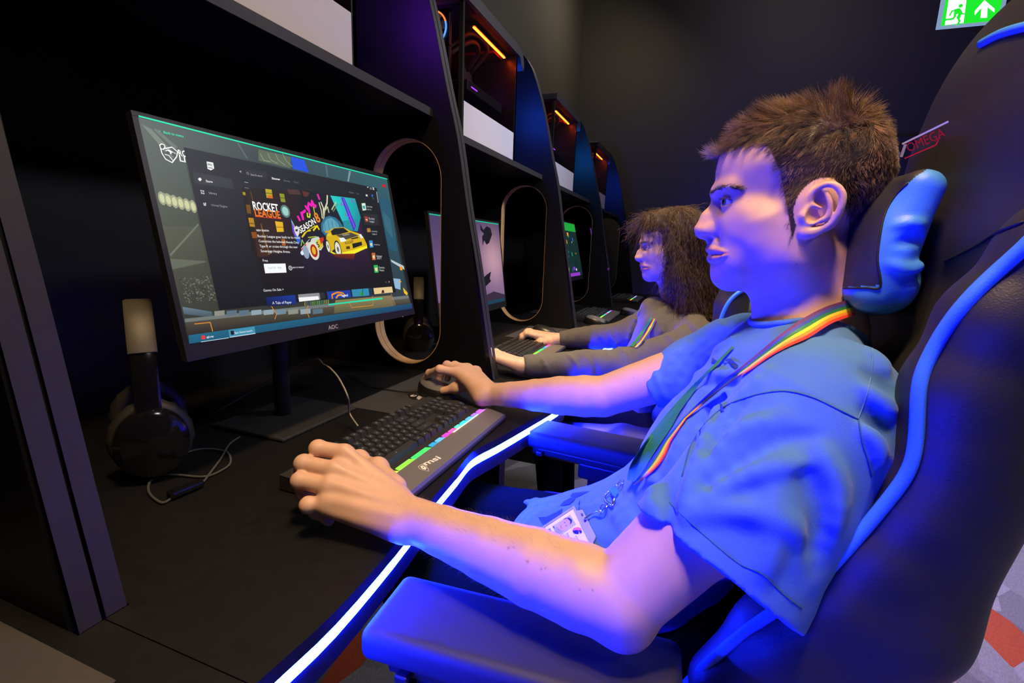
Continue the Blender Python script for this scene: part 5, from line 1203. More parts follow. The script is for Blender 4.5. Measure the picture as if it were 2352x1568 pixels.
# neck ribbing: the edge of the opening, found by lowering points on to the cloth
def neck_ring(r,n=40):
    P=A([(.150+r*math.cos(a),YC+r*math.sin(a),-.03) for a in np.linspace(0,2*math.pi,n,endpoint=False)]); live=np.ones(n,bool)
    for _ in range(300):
        v=shirt.ev(P); live=(v>.0006)&(P[:,2]>-.145)
        if not live.any(): break
        P[live,2]-=np.clip(v[live]*.5,.0006,.01)
    z=P[:,2].copy()
    for _ in range(6): z=.25*np.roll(z,1)+.5*z+.25*np.roll(z,-1)
    P[:,2]=z; return P
MB().tube(neck_ring(.0705)+[0,0,.0005],.0048,n=10,closed=True,squash=1.).build('collar',M_shirt,person,smooth=True)
# chest print
def patch(name,polys,m,off=.0012,parent=person,src=None):
    mb=MB()
    for L in polys:
        Q,_=on([tuple(p) for p in L]+[tuple(A(L,float).mean(0))],off,src); n=len(L); mb.add(Q,[(i,(i+1)%n,n) for i in range(n)])
    return mb.build(name,m,parent)
M_print=mat('dark_blue_print',(.012,.05,.26),.8)
q6=lambda x,y:(1220+x/7.127,1080+y/7.127)
patch('shirt_print',[[q6(*p) for p in L] for L in ([(470,585),(530,520),(650,455),(735,465),(640,560)],[(640,430),(680,380),(800,365),(960,345),(830,410),(720,450)],[(120,770),(260,765),(430,680),(520,630),(500,800),(380,830),(350,870),(220,925)],[(778,540),(806,480),(800,668),(775,670)])],M_print)
patch('chest_print',[[(1622,828),(1638,822),(1652,832),(1636,834)],[(1660,826),(1680,824),(1698,842),(1690,848),(1676,832)],[(1653,926),(1660,930),(1664,948),(1656,944)],[(1596,880),(1604,876),(1600,892)]],M_print)
# trousers and shoes
leg=Sdf()
for s,y in ((0,.665),(1,.865)):
    leg.cone((.02,y,-.540),(-.40,y-.01 if s==0 else y+.01,-.565),.082,.064,.03); leg.cone((-.40,y,-.565),(-.36,y,-1.0),.064,.046,.02)
leg.cone((-.02,YC,-.52),(.05,YC,-.50),.085,.085,.04,sy=1.6)
leg.fn(lambda P,d:d+.003*vnoise(P,22,31),(0,.75,-.7),2.)
sdf_obj('trousers',leg,.006,mat('dark_teal_trousers',(.0015,.004,.003),.95,bump=(900,.4),spec=.03),person)
sh_=Sdf()
for y in (.665,.865): sh_.ell((-.36,y,FL+.045),(.05,.042,.05),.02).ell((-.44,y,FL+.035),(.09,.045,.035),.03).fn(lambda P,d:np.maximum(d,FL+.002-P[:,2]),(-.4,YC,FL+.02),.4)
sdf_obj('shoes',sh_,.006,mat('dark_shoe',(.02,.02,.022),.6),person)
# arm hair along the forearm edges
def armhair(a,b,off,n,L):
    t=rng.uniform(0,1,n); c=a+(b-a)*t[:,None]; th=rng.uniform(0,2*math.pi,n); ax=(b-a)/np.linalg.norm(b-a); u=np.cross(ax,[0,0,1.]); u/=np.linalg.norm(u); w=np.cross(u,ax)
    Dn=np.cos(th)[:,None]*u+np.sin(th)[:,None]*w; R0=c+Dn*.06
    for _ in range(60):
        v=body.ev(R0); R0=R0-Dn*(v*.8)[:,None]
    strands('arm_hair',R0-Dn*.0004,Dn*.5+ax*.8+rng.normal(0,.25,(n,3)),rng.uniform(.6,1.2,n)*L,person,M_hair,rad=np.full(n,.00006),seg=3,cols=np.tile(A([.20,.13,.08]),(n,1)))
armhair(EL*.8+WL*.2,WL,0,1100,.009)
# ---- lanyard
lan=thing('lanyard','rainbow and green neck strap with metal clip, worn over the blue t-shirt','lanyard',Py(1450,1100,.66))
RB=[(.13,.02,.16),(.02,.06,.42),(.01,.22,.05),(.85,.72,.01),(.90,.30,.01),(.75,.03,.01)]
M_rb=[mat('ribbon_%d'%i,c,.45,sheen=.2,bump=(2500,.3)) for i,c in enumerate(RB)]
M_gr=mat('green_ribbon',(.01,.20,.07),.5,bump=(1300,.6,(1,1,1)),sheen=.2)
def ribbon(name,E1,E2,cols,mats,off,n=6,parent=lan,src=None):
    BS=src or globals()['BS']
    a=catmull(A(E1,float),n); b=catmull(A(E2,float),n); px=[]; rows=len(a)
    for p,q in zip(a,b):
        for t in np.linspace(0,1,cols+1): px.append(tuple(p*(1-t)+q*t))
    Q=BS.hits(px); G=Q.reshape(rows,cols+1,3); Nn=BS.normal(Q,.006).reshape(rows,cols+1,3)
    # a ribbon bridges small folds: smooth along its length
    dist=np.linalg.norm(G,axis=2)
    dist=dist.min(1,keepdims=True)*.6+dist*.4; pd=np.pad(dist,((4,4),(0,0)),mode='edge'); mn=np.min([pd[i:i+rows] for i in range(9)],0); dist=.5*dist+.5*mn
    for _ in range(10): dist[1:-1]=np.minimum(dist[1:-1]*1.0,.25*dist[:-2]+.5*dist[1:-1]+.25*dist[2:])
    G=G/np.linalg.norm(G,axis=2)[...,None]*(dist-off)[...,None]
    G2=G-G/np.linalg.norm(G,axis=2)[...,None]*-.0009
    mb=MB(); k=len(mats); mf=lambda i,j:min(k-1,int(j*k/cols)); mb.grid(G,mf=mf); mb.grid(G2,mf=mf)
    return mb.build(name,mats,parent,smooth=True,fix=False)
U1=[(1956,686),(1897,704),(1841,733),(1793,767),(1743,809),(1701,843),(1658,876),(1616,914),(1588,940),(1570,958)]
L1=[(1964,723),(1911,742),(1858,775),(1813,795),(1771,817),(1729,846),(1695,868),(1658,893),(1618,926),(1574,963)]
ribbon('rainbow_strap',U1,L1,12,M_rb,.0030)
U2=[(1570,958),(1546,986),(1527,1008),(1504,1042),(1487,1067),(1462,1100),(1452,1112)]
L2=[(1576,962),(1554,994),(1540,1016),(1530,1042),(1513,1068),(1480,1098),(1458,1114)]
ribbon('rainbow_strap',U2,L2,12,M_rb[1:],.0030)
GE1=[(1681,795),(1644,832),(1616,860),(1577,899),(1546,933),(1518,966),(1490,1003),(1462,1042),(1445,1075),(1440,1102)]
GE2=[(1686,797),(1650,835),(1622,863),(1602,888),(1584,914),(1562,944),(1541,982),(1518,1016),(1496,1050),(1462,1106)]
ribbon('green_strap',GE1,GE2,6,[M_gr],.0042)
def plane_canvas(pxs,off,step=.00002):
    Q,N_=on(pxs,off); U_=Q[1]-Q[0]; U_/=np.linalg.norm(U_); V_=Q[2]-Q[0]; V_=V_-V_@U_*U_; V_/=np.linalg.norm(V_); Nn=np.cross(U_,V_)
    if Nn@(-Q[0])<0: V_=-V_; Nn=-Nn
    O=Q[0]-Q[0]/np.linalg.norm(Q[0])*off; return Canvas(O,U_,V_,Nn,step=step),Q
Ct,_=plane_canvas([(1480,1040),(1530,975),(1500,1000)],.004)
Wh=H('#e8f4ee'); Ct.text('UNIVERSITY',(1489,1022),(1514,986),Wh,bold=True); Ct.text('CENTRE',(1502,1017),(1519,991),Wh,bold=True); Ct.text('FARNBOROUGH',(1500,1034),(1526,996),H('#4f9a70'))
Ct.line([(1491,1020),(1484,1019),(1479,1026),(1481,1034),(1488,1037),(1494,1033)],.0011,Wh); Ct.line([(1490,1025),(1485,1026),(1484,1031),(1489,1033)],.0009,Wh)
Ct.text('Higher Ed',(1538,960),(1560,925),H('#3f8a60')); Ct.build('strap_lettering',lan,1,emissive=False)
def wire(pxs,name,m,r,off=.005,n=4,closed=False,parent=lan):
    Q,_=on([tuple(p) for p in pxs],off); return MB().tube(catmull(Q,n,closed=closed),r,n=8,closed=closed).build(name,m,parent,smooth=True)
wire([q6(1525,182),q6(1425,298),q6(1445,345),q6(1550,225)],'buckle',M_metal,.0012,.005,2,True)
patch('green_loop',[[q6(*p) for p in [(1325,360),(1410,290),(1480,375),(1420,480),(1370,450)]]],M_gr,.006,lan)
wire([q6(1320,385),q6(1270,430),q6(1235,515),q6(1250,560),q6(1340,610),q6(1360,635),q6(1400,540),q6(1410,485)],'d_ring',M_metal,.0017,.006,3)
wire([q6(1270,600),q6(1210,590),q6(1180,640),q6(1210,690),q6(1265,660)],'swivel',M_metal,.0013,.006,3,True)
wire([q6(1190,690),q6(1110,710),q6(1020,765),q6(940,825),q6(915,850)],'clip_hook',M_metal,.0015,.007,3)
# ---- identity card
Q,N_=on([(1321,1172),(1254,1215),(1363,1266)],.006,shirt); c0=Q[0]; Vd=Q[1]-Q[0]; Ud=Q[2]-Q[0]; h_=.054; w_=.086
Ud/=np.linalg.norm(Ud); Vd=Vd-Vd@Ud*Ud; Vd/=np.linalg.norm(Vd); Nn=np.cross(Vd,Ud); 
if Nn@c0>0: Nn=-Nn
scale_h=np.linalg.norm(Q[1]-Q[0]); scale_w=np.linalg.norm(Q[2]-Q[0])
card=thing('id_card','white photo identity card in a clear holder, clipped to the rainbow lanyard','card',c0)
w_=max(.066,scale_w+.004); h_=min(.06,max(.045,scale_h))
Mc=(np.c_[Ud,Vd,Nn],c0)
MB().box((0,0,-.001),(w_,h_,0),bev=.0004).build('card',mat('white_plastic_card',(.8,.8,.82),.3),card,M=Mc)
hol=MB(); hol.plate([(-.004,-.004),(w_+.004,-.004),(w_+.004,h_+.004),(-.004,h_+.004)],[(0,0),(w_,0),(w_,h_),(0,h_)],2,-.0016,.0010); hol.prism([(.008,-.004),(.014,-.013),(w_-.020,-.013),(w_-.012,-.004)],2,-.0014,.0006)
hol.build('holder',mat('clear_plastic_holder',(.35,.38,.5),.15,spec=.7),card,M=Mc)
for a in (.020,.034): MB().box((a,-.0105,.0006),(a+.006,-.0075,.0010)).build('slot',mat('slot_dark',(.02,.02,.05),.6),card,M=Mc)
Cc=Canvas(c0+Nn*.0003,Ud,Vd,Nn,step=.00002); f6=lambda x,y:Cc.px(*q6(x,y))
def cp(L,c): Cc.poly([q6(*p) for p in L],H(c))
cp([(350,910),(640,722),(738,885),(415,1108)],'#b9bac6'); cp([(375,940),(440,920),(500,985),(560,970),(440,1060),(405,1030)],'#9aa0b8'); cp([(350,915),(375,912),(382,950),(365,945)],'#2a1a70'); cp([(405,1050),(435,1045),(440,1075),(415,1105)],'#2a1a70')
cp([(440,900),(480,850),(530,800),(590,785),(640,830),(645,880),(590,945),(530,985),(470,985),(440,950)],'#c8a8b8'); cp([(520,805),(560,780),(620,770),(670,805),(668,850),(640,890),(640,830),(590,785),(545,800)],'#1d2438')
cp([(565,900),(582,893),(588,905),(570,912)],'#3a3550'); cp([(538,852),(556,846),(560,858),(542,866)],'#3a3550'); cp([(478,905),(490,898),(500,930),(510,950),(500,955),(488,935)],'#a8606c'); cp([(438,930),(450,960),(480,985),(500,985),(450,975)],'#4a4058')
cp([(258,975),(312,945),(410,1225),(345,1250)],'#10a0b8'); Cc.text('Student',q6(345,1130),q6(400,1260),H('#e8f8ff'))
for k in range(9): cp([(420+k*9,1160+k*13),(465+k*9,1133+k*13),(468+k*9,1138+k*13),(423+k*9,1166+k*13)],'#2a2a50')
Cc.text('Luca Blanch',q6(600,1020),q6(695,1245),H('#3a3a68')); Cc.text('Student No.',q6(500,1090),q6(560,1255),H('#4a4a78')); Cc.text('Farnborough College',q6(745,1065),q6(880,1330),H('#34346c')); Cc.text('of Technology',q6(715,1095),q6(775,1230),H('#34346c'))
cp([(675,985),(700,945),(760,930),(815,945),(830,985),(760,975)],'#e0704c'); cp([(680,990),(760,980),(785,1010),(775,1045),(720,1040),(690,1015)],'#24248c'); cp([(770,985),(815,985),(833,1005),(825,1030),(795,1030),(800,1010)],'#24248c')
Cc.build('card_print',card,1,emissive=False)
# ================================================================== racing chair
def chair(lab,T=None,base_xy=(.0,YC),near_detail=True,h=.004):
    T=T or (lambda p:A(p,float)); c=Sdf(); m=lambda p:mir(p)
    t=thing('gaming_chair',lab,'chair',T((0,YC,FL)),'gaming chairs')
    for a,b,r1,r2,sy in (((.13,-.56),(.225,-.34),.045,.04,4.2),((.225,-.34),(.275,-.14),.04,.04,4.4),((.275,-.14),(.300,.02),.04,.042,4.4),((.300,.02),(.325,.13),.042,.044,4.2)): c.cone(T((a[0],YC,a[1])),T((b[0],YC,b[1])),r1,r2,.03,sy=sy)
    c.ell(T((.322,YC,.125)),(.062,.205,.178),.04)
    B_=[(.075,-.47,.040),(.118,-.395,.043),(.165,-.325,.043),(.190,-.275,.043),(.214,-.222,.042),(.227,-.180,.041),(.228,-.145,.041),(.226,-.108,.041),(.240,-.05,.040),(.272,.012,.040),(.315,.065,.036)]
    for s in (0,1):
        P=[A([x,.520,z]) for x,z,r in B_]; P=[T(m(p) if s else p) for p in P]; c.chain(P,[r for _,_,r in B_],.02)
        Q=[A([.14,.535,-.47]),A([.215,.535,-.34]),A([.255,.54,-.2])]; Q=[T(m(p) if s else p) for p in Q]; c.chain(Q,[.06,.055,.045],.03)
        P=[A([.10,.54,-.575]),A([-.05,.535,-.575]),A([-.27,.53,-.595])]; P=[T(m(p) if s else p) for p in P]; c.chain(P,[.05,.045,.045],.03)
    bk=Sdf(); bk.p=list(c.p); 
    c2=Sdf(); c2.p=[q for q in c.p]
    c2.box(T((-.08,YC,-.655)),(.27,.23,.055),.045,.03)
    V,I=c2.mesh(h,smooth=1); 
    o=quick_mesh('upholstery',V,I,M_leather,t)
    return t,c2,T
ch,chS,_=chair('black and blue gaming chair in which the man in the blue t-shirt sits')
def chsrc(): return chS
M_pip=M_blueleather
def pip(pts,r=.0055,n=5,src=chS,par=ch):
    Q=src.hits([tuple(p) for p in catmull(A(pts,float),n)]); Q=Q-Q/np.linalg.norm(Q,axis=1)[:,None]*r*.4
    for _ in range(6): Q[1:-1]=.25*Q[:-2]+.5*Q[1:-1]+.25*Q[2:]
    return MB().tube(Q,r,n=10).build('piping',M_pip,par,smooth=True)
pip([(2420,500),(2352,570),(2260,650),(2180,740),(2125,840),(2110,900),(2106,1000),(2090,1080),(2030,1160),(1920,1290),(1830,1372),(1700,1455),(1580,1568),(1520,1640)],.0058)
pip([(2255,100),(2300,76),(2352,62),(2420,45)],.005)
seam([(2170,600),(2240,565),(2292,533),(2352,509)],'seam',mat('leather_seam',(.008,.008,.008),.7),.0012,ch,.0004,5,chS)
# lettering strip on the headrest
Qh=chS.hits([(2052,362),(2172,292),(2175,322)]); Uh=Qh[1]-Qh[0]; Uh/=np.linalg.norm(Uh); Vh=A([-.2,0,1.]); Vh=Vh-Vh@Uh*Uh; Vh/=np.linalg.norm(Vh); Nh=np.cross(Uh,Vh); 
if Nh@Qh[0]>0: Nh=-Nh
Ch=Canvas(Qh[0]+Nh*.006,Uh,Vh,Nh,step=.0001); qh=lambda x,y:(1940+x/2.2403,y/2.2403)
Ch.line([qh(298,740),qh(532,626)],.0022,H('#b8b4d8')); Ch.line([qh(310,815),qh(470,745),qh(490,705)],.0014,H('#c01010')); Ch.line([qh(312,745),qh(292,805)],.003,H('#9a94c8')); Ch.line([qh(242,815),qh(272,810),qh(280,785)],.003,H('#6a60c0')); Ch.line([qh(250,800),qh(262,792)],.003,H('#6a60c0'))
Ch.text('OMEGA',qh(328,785),qh(522,700),H('#a01010'),h=.0115); Ch.build('embroidery',ch,1,emissive=False)
# arm rests, post, base
def armrest(c,ang,par,sgn):
    Rm=A([[math.cos(ang),-math.sin(ang),0],[math.sin(ang),math.cos(ang),0],[0,0,1.]]); c=A(c,float)
    pad=Sdf(); pad.box((.01,0,0),(.168,.053,.019),.011,.0,rot=None)
    V,I=pad.mesh(.004); V=V@Rm.T+c; p=quick_mesh('armrest_pad',V,I,M_plasm,par)
    MB().box((-.13,-.040,-.036),(.13,.040,-.0185),bev=.004,M=(Rm,c)).box((-.02,-.030,-.075),(.08,.030,-.036),bev=.006,M=(Rm,c)).box((-.115,-.052,-.034),(-.10,.052,-.024),bev=.002,M=(Rm,c)).build('armrest_bracket',M_plas,par)
    MB().box((0,-.020,-.23),(.06,.020,-.07),bev=.006,M=(Rm,c)).box((-.0,-.02,-.25),(.06,.16*sgn,-.225),bev=.004,M=(Rm,c)).build('armrest_post',M_plas,par)
armrest((-.150,.437,-.430),R_(4),ch,1); armrest((-.185,1.045,-.432),R_(-6),ch,-1)
def chairbase(par,x,y):
    b=MB(); b.tube([(x,y,-.71),(x,y,FL+.12)],.028,n=16); b.box((x-.12,y-.12,-.735),(x+.12,y+.12,-.705),bev=.005); b.build('gas_lift',M_plas,par)
    for k in range(5):
        a=2*math.pi*k/5+.5; e=A([x+.30*math.cos(a),y+.30*math.sin(a),FL+.075]); l=MB().tube([(x,y,FL+.11),e],[.028,.016],n=8).build('base_spoke',M_plasm,par)
        MB().lathe([(.026,-.022),(.028,-.012),(.028,.012),(.026,.022)],(e[0],e[1],FL+.0285),axis=1,n=18).build('caster',M_plas,par)
chairbase(ch,.0,YC)
# neck pillow
pl=Sdf(); lean=R_(14); Rp=A([[math.cos(lean),0,math.sin(lean)],[0,1,0],[-math.sin(lean),0,math.cos(lean)]])
pc_=A([.210,.780,.020]); pl.box(pc_,(.021,.112,.082),.020,.0,rot=Rp); pl.ell(pc_+[-.006,0,-.008],(.032,.106,.074),.03); pl.ell(pc_+[.014,0,-.048],(.030,.108,.042),.02)
plb=Sdf(); plb.p=list(pl.p)
folds(pl,plb,[([(2060,560),(2100,550),(2128,553)],.006,-.0028),([(2040,605),(2090,620),(2128,604)],.007,.0030),([(2080,645),(2110,638),(2130,628)],.006,-.0030),([(2050,520),(2090,512),(2125,515)],.006,.0018)])
pil=thing('headrest_pillow','blue and black neck pillow behind the head of the man in the blue t-shirt','pillow',pc_)
V,I=pl.mesh(.0022); cc=V[I].mean(1); u_,v_=proj(cc); bnd=np.interp(v_,[380,420,458,500,560,600,655,661,760],[2140,2085,2050,2030,2019,2016,2022,1900,1900])
mi=((u_<bnd)&(cc[:,0]<pc_[0]+.02)&(cc[:,1]>.65)).astype(int)
quick_mesh('cover',V,I,[M_blueleather,M_leather],pil,midx=mi)

seam([(2085,420),(2050,458),(2030,500),(2019,560),(2016,600),(2022,658),(1990,661),(1962,662),(1938,662)],'cover_seam',mat('leather_seam',(.008,.008,.008),.7),.0013,pil,.0003,5,pl)
# ================================================================== the long-haired person in the next booth
Y2=1.79; n0=Hd(1590,525); n1=Py(1456,591,Y2-.02); yaw=R_(17); pit=R_(3); k2_=1.0
Rz=A([[math.cos(yaw),-math.sin(yaw),0],[math.sin(yaw),math.cos(yaw),0],[0,0,1.]]); Ry=A([[math.cos(pit),0,-math.sin(pit)],[0,1,0],[math.sin(pit),0,math.cos(pit)]])
RR=Rz@Ry
def T2(p): return (A(p,float)-n0)@RR.T*k2_+n1
b2=Sdf(); e2=head(b2,T2,k2_,ears=False)
nb=T2(Hd(1866,830))
S2L=Py(1605,785,1.62); S2R=Py(1504,732,1.96); 
b2.cone(nb,(nb[0]-.02,Y2,-.40),.055,.07,.03).cone(nb+[0,0,-.01],S2L,.04,.05,.03).cone(nb+[0,0,-.01],S2R,.04,.05,.03)
W2L=Pz(1200,840,-.347); W2R=Pz(1283,779,-.350); E2L=Py(1432,838,1.50); E2R=Py(1425,770,1.90)
for Sx,Ex,Wx in ((S2L,E2L,W2L),(S2R,E2R,W2R)): b2.cone(Sx,Ex,.045,.036,.02).cone(Ex,Ex*.6+Wx*.4,.037,.036,.01).cone(Ex*.6+Wx*.4,Wx,.036,.024,.01)
def hand2(S,W,fw,sd,up,spread=.019,curl=1.,l=1.,thumb=1):
    fw=A(fw,float); fw/=np.linalg.norm(fw); sd=A(sd,float); sd-=sd@fw*fw; sd/=np.linalg.norm(sd); up=A(up,float)
    for i,(o,ln) in enumerate(((-1.4,.92),(-.45,1.),(.5,.95),(1.4,.78))):
        m=W+fw*.088*l+sd*spread*o*1.05+up*(.010-abs(o)*.003); S.cone(W+sd*o*.009+fw*.01,m,.0175,.0120,.012)
        a=m+fw*.040*ln+up*.004+sd*o*.003; b=a+fw*.018*ln-up*.018*curl; c=b+fw*.006*ln-up*.018*curl; finger(S,[m,a,b,c],[.0112,.0100,.0090,.0078])
    a=W+fw*.03-sd*.026*thumb-up*.008; b=W+fw*.066-sd*.040*thumb-up*.016; c=W+fw*.092-sd*.036*thumb-up*.022; finger(S,[W+fw*.008-sd*.008*thumb,a,b,c],[.0165,.0150,.0112,.0092],.012)
hand2(b2,W2L,Pz(1128,818,-.335)-W2L,(-.2,1,.0),(0,-.1,1.),thumb=-1)
hand2(b2,W2R,Pz(1190,765,-.335)-W2R,(.1,1,.0),(0,0,1.),thumb=1)
p2=thing('person','long-haired person in a dark grey long-sleeved top at the second booth','person',(-.05,Y2,FL))
sdf_obj('body',b2,.0024,M_skin,p2,smooth=1,cols=lambda V:skin_cols((.60,.40,.31),(.50,.20,.17),T=T2,k=k2_)(V))
eyeball(e2 if False else T2(eyec),RR@A([-.97,-.12,.02]),p2); eyeball(T2(mir(eyec)),RR@A([-.97,-.08,.02]),p2)
s2=Sdf()
s2.cone((nb[0]-.05,Y2,-.27),(nb[0]-.09,Y2,-.42),.098,.10,.04,sy=1.5).cone((nb[0]-.09,Y2,-.42),(nb[0]-.10,Y2,-.56),.10,.10,.04,sy=1.5)
s2.cone(nb+[.0,0,-.025],S2L,.056,.062,.03).cone(nb+[.0,0,-.025],S2R,.056,.062,.03)
for Sx,Ex,Wx in ((S2L,E2L,W2L),(S2R,E2R,W2R)):
    d_=(Wx-Ex); s2.cone(Sx,Ex,.058,.050,.03).cone(Ex,Ex*.6+Wx*.4,.050,.046,.02).cone(Ex*.6+Wx*.4,Ex*.06+Wx*.94,.046,.033,.01)
    ax=d_/np.linalg.norm(d_)
    s2.fn(lambda P,d,Wx=Wx,ax=ax:np.maximum(d,np.where(np.linalg.norm(P-Wx,axis=1)<.09,(P-(Wx-ax*.004))@ax,-1)),Wx,.10)
s2.cone(nb+[-.03,0,.0],nb+[.0,0,.09],.062,.066,.004,'-')
s2.fn(lambda P,d:d+.003*vnoise(P*[1.,1,.7],18,41)+.0016*vnoise(P*[1.8,1,1],42,42),(-.2,Y2,-.3),2.)
s2.ell(Py(1499,712,1.80),(.045,.06,.048),.03)
# sleeve creases
s2f=Sdf(); s2f.p=list(s2.p)
folds(s2,s2f,[([(1300,810),(1320,830),(1330,860)],.006,.004),([(1345,800),(1365,830),(1370,865)],.006,-.004),([(1400,760),(1415,790),(1440,820)],.008,.005),([(1370,770),(1390,800)],.006,-.004),([(1240,815),(1260,850)],.006,.003),([(1480,700),(1450,750),(1440,790)],.008,.006),([(1520,760),(1560,800),(1540,850)],.01,.006),([(1560,730),(1600,780),(1600,840)],.01,-.006)])
M_top=mat('dark_grey_knit',(.085,.082,.078),.9,sheen=.2,bump=(1200,.5),var=(300,.12))
sdf_obj('long_sleeved_top',s2,.0042,M_top,p2)
class B2S:
    def ev(s,P,pr=None): return np.minimum(b2.ev(P),s2.ev(P))
    hits=Sdf.hits; normal=Sdf.normal
B2=B2S()

lg=Sdf()
for y in (Y2-.10,Y2+.10): lg.cone((-.10,y,-.60),(-.48,y,-.56),.080,.062,.03).cone((-.48,y,-.56),(-.44,y,-1.0),.06,.045,.02).ell((-.50,y,FL+.04),(.10,.045,.04),.03)
lg.fn(lambda P,d:np.maximum(d,FL+.002-P[:,2]),(-.4,Y2,FL),.6)
sdf_obj('trousers',lg,.008,mat('black_trousers',(.004,.004,.005),.95,spec=.05),p2)
# hair: underlying mass then long curly strands
hm2=Sdf(); 
def HH(u,v,dy=0): return T2(Hd(u,v,dy))
hm2.ell(HH(1745,345),(.058,.066,.050),.02); hm2.ell(HH(1880,380),(.100,.086,.084),.02).ell(HH(1935,520),(.070,.090,.10),.03).ell(HH(1960,700),(.062,.105,.11),.03).ell(HH(1985,860),(.05,.10,.08),.03)
hm2.cone(HH(1820,430,-.074),HH(1830,640,-.088),.022,.030,.02).cone(HH(1820,430,.074),HH(1830,640,.088),.022,.030,.02)
hm2.cone(HH(1830,640,-.088),HH(1880,830,-.10),.030,.032,.02)
hm2.ell(HH(1640,510,0),(.070,.064,.074),.012,'-'); hm2.ell(HH(1700,700,0),(.07,.062,.09),.012,'-')
hm2.fn(lambda P,d:d+.005*vnoise(P,34,51)+.004*vnoise(P,80,52),(n1[0]+.1,Y2,-.05),.6)
V,I=hm2.mesh(.004); M_hair2=mat('dark_brown_curly_hair',(.06,.035,.02),.5,attr='tint',spec=.4)
hb=quick_mesh('hair',V,I,M_hair2,p2,cols=np.tile(A([.040,.024,.014]),(len(V),1))*(1+.4*vnoise(V,60,53)[:,None]))
N2=9000; j=rng.integers(0,len(V),N2); R0=V[j]; Nn=hm2.normal(R0,.004); hc_=HH(1880,400); rel=R0-hc_
out=rel/np.linalg.norm(rel,axis=1)[:,None]; dn=A([.1,0,-1.]); tdir=dn-np.einsum('ij,j->i',Nn,dn)[:,None]*Nn; tdir/=np.linalg.norm(tdir,axis=1)[:,None]+1e-6
K=18; P_=np.zeros((N2,K+1,3)); L_=rng.uniform(.05,.12,N2); a_=rng.uniform(.0015,.0045,N2); f_=rng.uniform(2.2,4.2,N2)*L_/.09; ph=rng.uniform(0,6.28,N2); bx=np.cross(tdir,Nn)
for k in range(K+1):
    t=k/K; P_[:,k]=R0+Nn*(.002+.008*t*rng.uniform(.2,1,N2)[:,None]*0+.006*t)+tdir*(L_*t)[:,None]+(a_*np.sin(f_*6.28*t+ph)*min(1,3*t))[:,None]*bx+(a_*np.cos(f_*6.28*t+ph)*min(1,3*t))[:,None]*Nn
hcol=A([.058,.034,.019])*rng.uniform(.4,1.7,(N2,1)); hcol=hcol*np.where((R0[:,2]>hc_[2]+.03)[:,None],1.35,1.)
# keep strands off the face
fc=T2(Hd(1655,530)); ok=(np.linalg.norm((P_-fc)*[1,1.,.62],axis=2).min(1)>.060)
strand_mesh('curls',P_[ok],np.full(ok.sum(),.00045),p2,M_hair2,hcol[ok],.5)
for s in (0,1):
    bp=[T2(mir(q) if s else q) for q in (Hd(1630,444,-.012),Hd(1646,432,-.026),Hd(1668,428,-.042),Hd(1690,436,-.052))]; bq=[b-b2.normal(b)[0]*b2.ev(b[None])[0] for b in bp]
    R0=[];D0=[]
    for _ in range(420):
        k=rng.uniform(0,2.999); i=int(k); R0.append(bq[i]*(1-k+i)+bq[i+1]*(k-i)+rng.normal(0,.0016,3)); D0.append(RR@A([.8,-.2*(1-2*s),.1])+rng.normal(0,.25,3))
    strands('eyebrow',A(R0),A(D0),.008,p2,M_hair2,rad=np.full(420,.0004),seg=3,cols=np.tile(A([.03,.018,.012]),(420,1)))
# lanyard of the second person
lan2=thing('lanyard','lanyard on the chest of the long-haired person','lanyard',Py(1430,800,1.7))
ribbon('green_strap',[(1494,728),(1478,752),(1462,776),(1447,794)],[(1500,730),(1485,754),(1470,778),(1455,796)],3,[M_gr],.004,parent=lan2,src=B2)
ribbon('rainbow_strap',[(1501,731),(1487,756),(1472,780),(1457,797)],[(1508,733),(1496,758),(1480,781),(1464,798)],6,M_rb[::-1],.004,parent=lan2,src=B2)
ch2,ch2S,_=chair('gaming chair with blue piping behind the long-haired person',T=lambda p:A(p,float)+A([-.125,1.03,-.035]),h=.006)
pip([(1640,790),(1652,745),(1668,702),(1692,674),(1730,655),(1775,640)],.006,5,ch2S,ch2)
chairbase(ch2,-.125,YC+1.03)
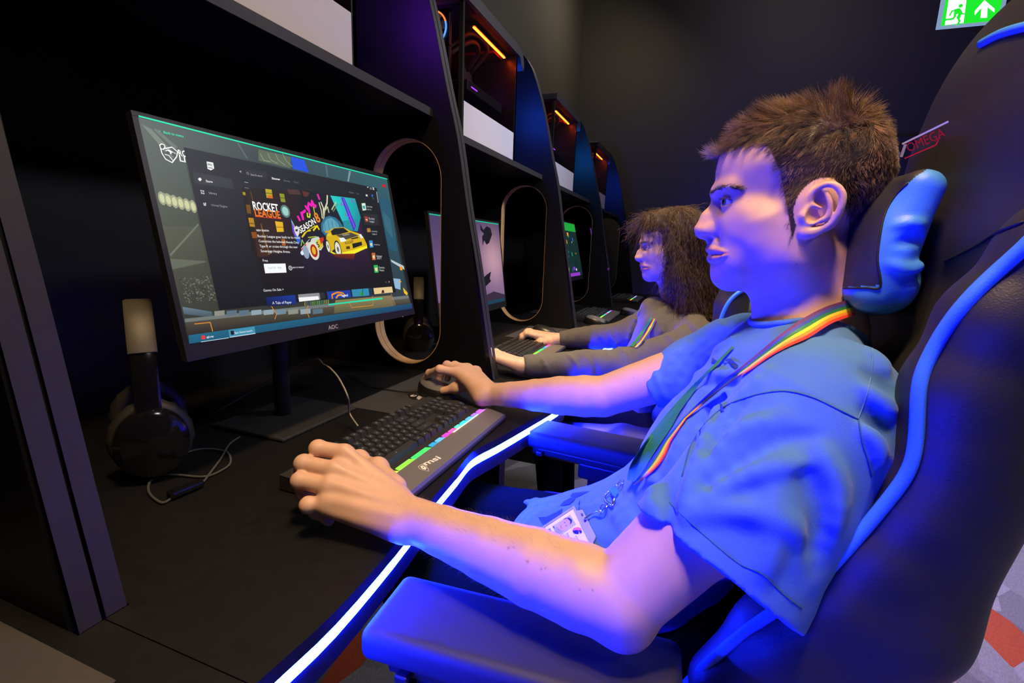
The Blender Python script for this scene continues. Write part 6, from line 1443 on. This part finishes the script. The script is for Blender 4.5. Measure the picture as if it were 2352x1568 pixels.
# ================================================================== lights
def area(name,loc,size,power,col,target,shape='DISK',sy=None,spread=None):
    l=bpy.data.lights.new(name,'AREA'); l.shape=shape; l.size=size; l.energy=power; l.color=col
    if sy: l.size_y=sy
    if spread: l.spread=spread
    o=bpy.data.objects.new(name,l); COL.objects.link(o); o.location=loc
    d=Vector(A(target,float)-A(loc,float)); o.rotation_euler=d.to_track_quat('-Z','Y').to_euler(); return o
WARM=(1.,.66,.34); NEU=(1.,.88,.74)
def spot(name,loc,target,power,col,deg,r=.05,blend=.6):
    l=bpy.data.lights.new(name,'SPOT'); l.energy=power; l.color=col; l.spot_size=R_(deg); l.spot_blend=blend; l.shadow_soft_size=r
    o=bpy.data.objects.new(name,l); COL.objects.link(o); o.location=loc; o.rotation_euler=Vector(A(target,float)-A(loc,float)).to_track_quat('-Z','Y').to_euler(); return o
spot('ceiling_spot_main',(-.05,.38,LZ),(-.06,.68,-.3),62,WARM,48,.06)
area('ceiling_panel_main',(-.02,.12,LZ),.20,10,WARM,(-.25,.80,-.3),spread=R_(96))
spot('face_fill_spot',(-.45,.05,LZ),(.02,.74,.02),45,WARM,22,.06)  # added fill that warms the man's face, not a known fixture
spot('second_face_fill_spot',(-.60,1.35,LZ),(-.25,1.78,-.1),260,WARM,44,.06)  # added fill aimed at the long-haired person's face, fixture made up
area('ceiling_panel_back',(.75,1.0,LZ),.30,3.5,NEU,(.3,.8,-.2),spread=R_(100))
area('ceiling_panel_aisle',(2.2,2.4,LZ),.4,40,NEU,(2.3,2.4,-2),spread=R_(125))
area('ceiling_panel_near',(1.7,-.2,LZ),.4,13,(.92,.9,1.),(1.7,.2,-2),spread=R_(150))
area('white_panel_fill',(1.5,1.9,LZ),.3,11,(.93,.9,1.),(-.76,2.1,.4),spread=R_(70))  # added to brighten the second computer's white panel, no known lamp here
area('wall_washer',(-.55,4.1,2.1),.25,7,NEU,(-1.25,4.2,1.2))
area('end_wall_fill',(.6,3.9,2.3),.3,5,NEU,(.3,5.,.8))  # added neutral fill that lifts the end wall, no fixture known there
W=bpy.data.worlds.new('world'); SC.world=W; W.use_nodes=True; W.node_tree.nodes['Background'].inputs['Color'].default_value=(.02,.018,.02,1); W.node_tree.nodes['Background'].inputs['Strength'].default_value=.2
SC.view_settings.view_transform='Standard'; SC.view_settings.look='None'; SC.view_settings.gamma=1; SC.view_settings.exposure=0; SC.view_settings.use_curve_mapping=False
# ------------------------------------------------------------------ stand the whole room on z = 0
for o in list(COL.objects):
    if '_o' in o.keys(): del o['_o']
    if o.parent is None: o.location.z+=EYE
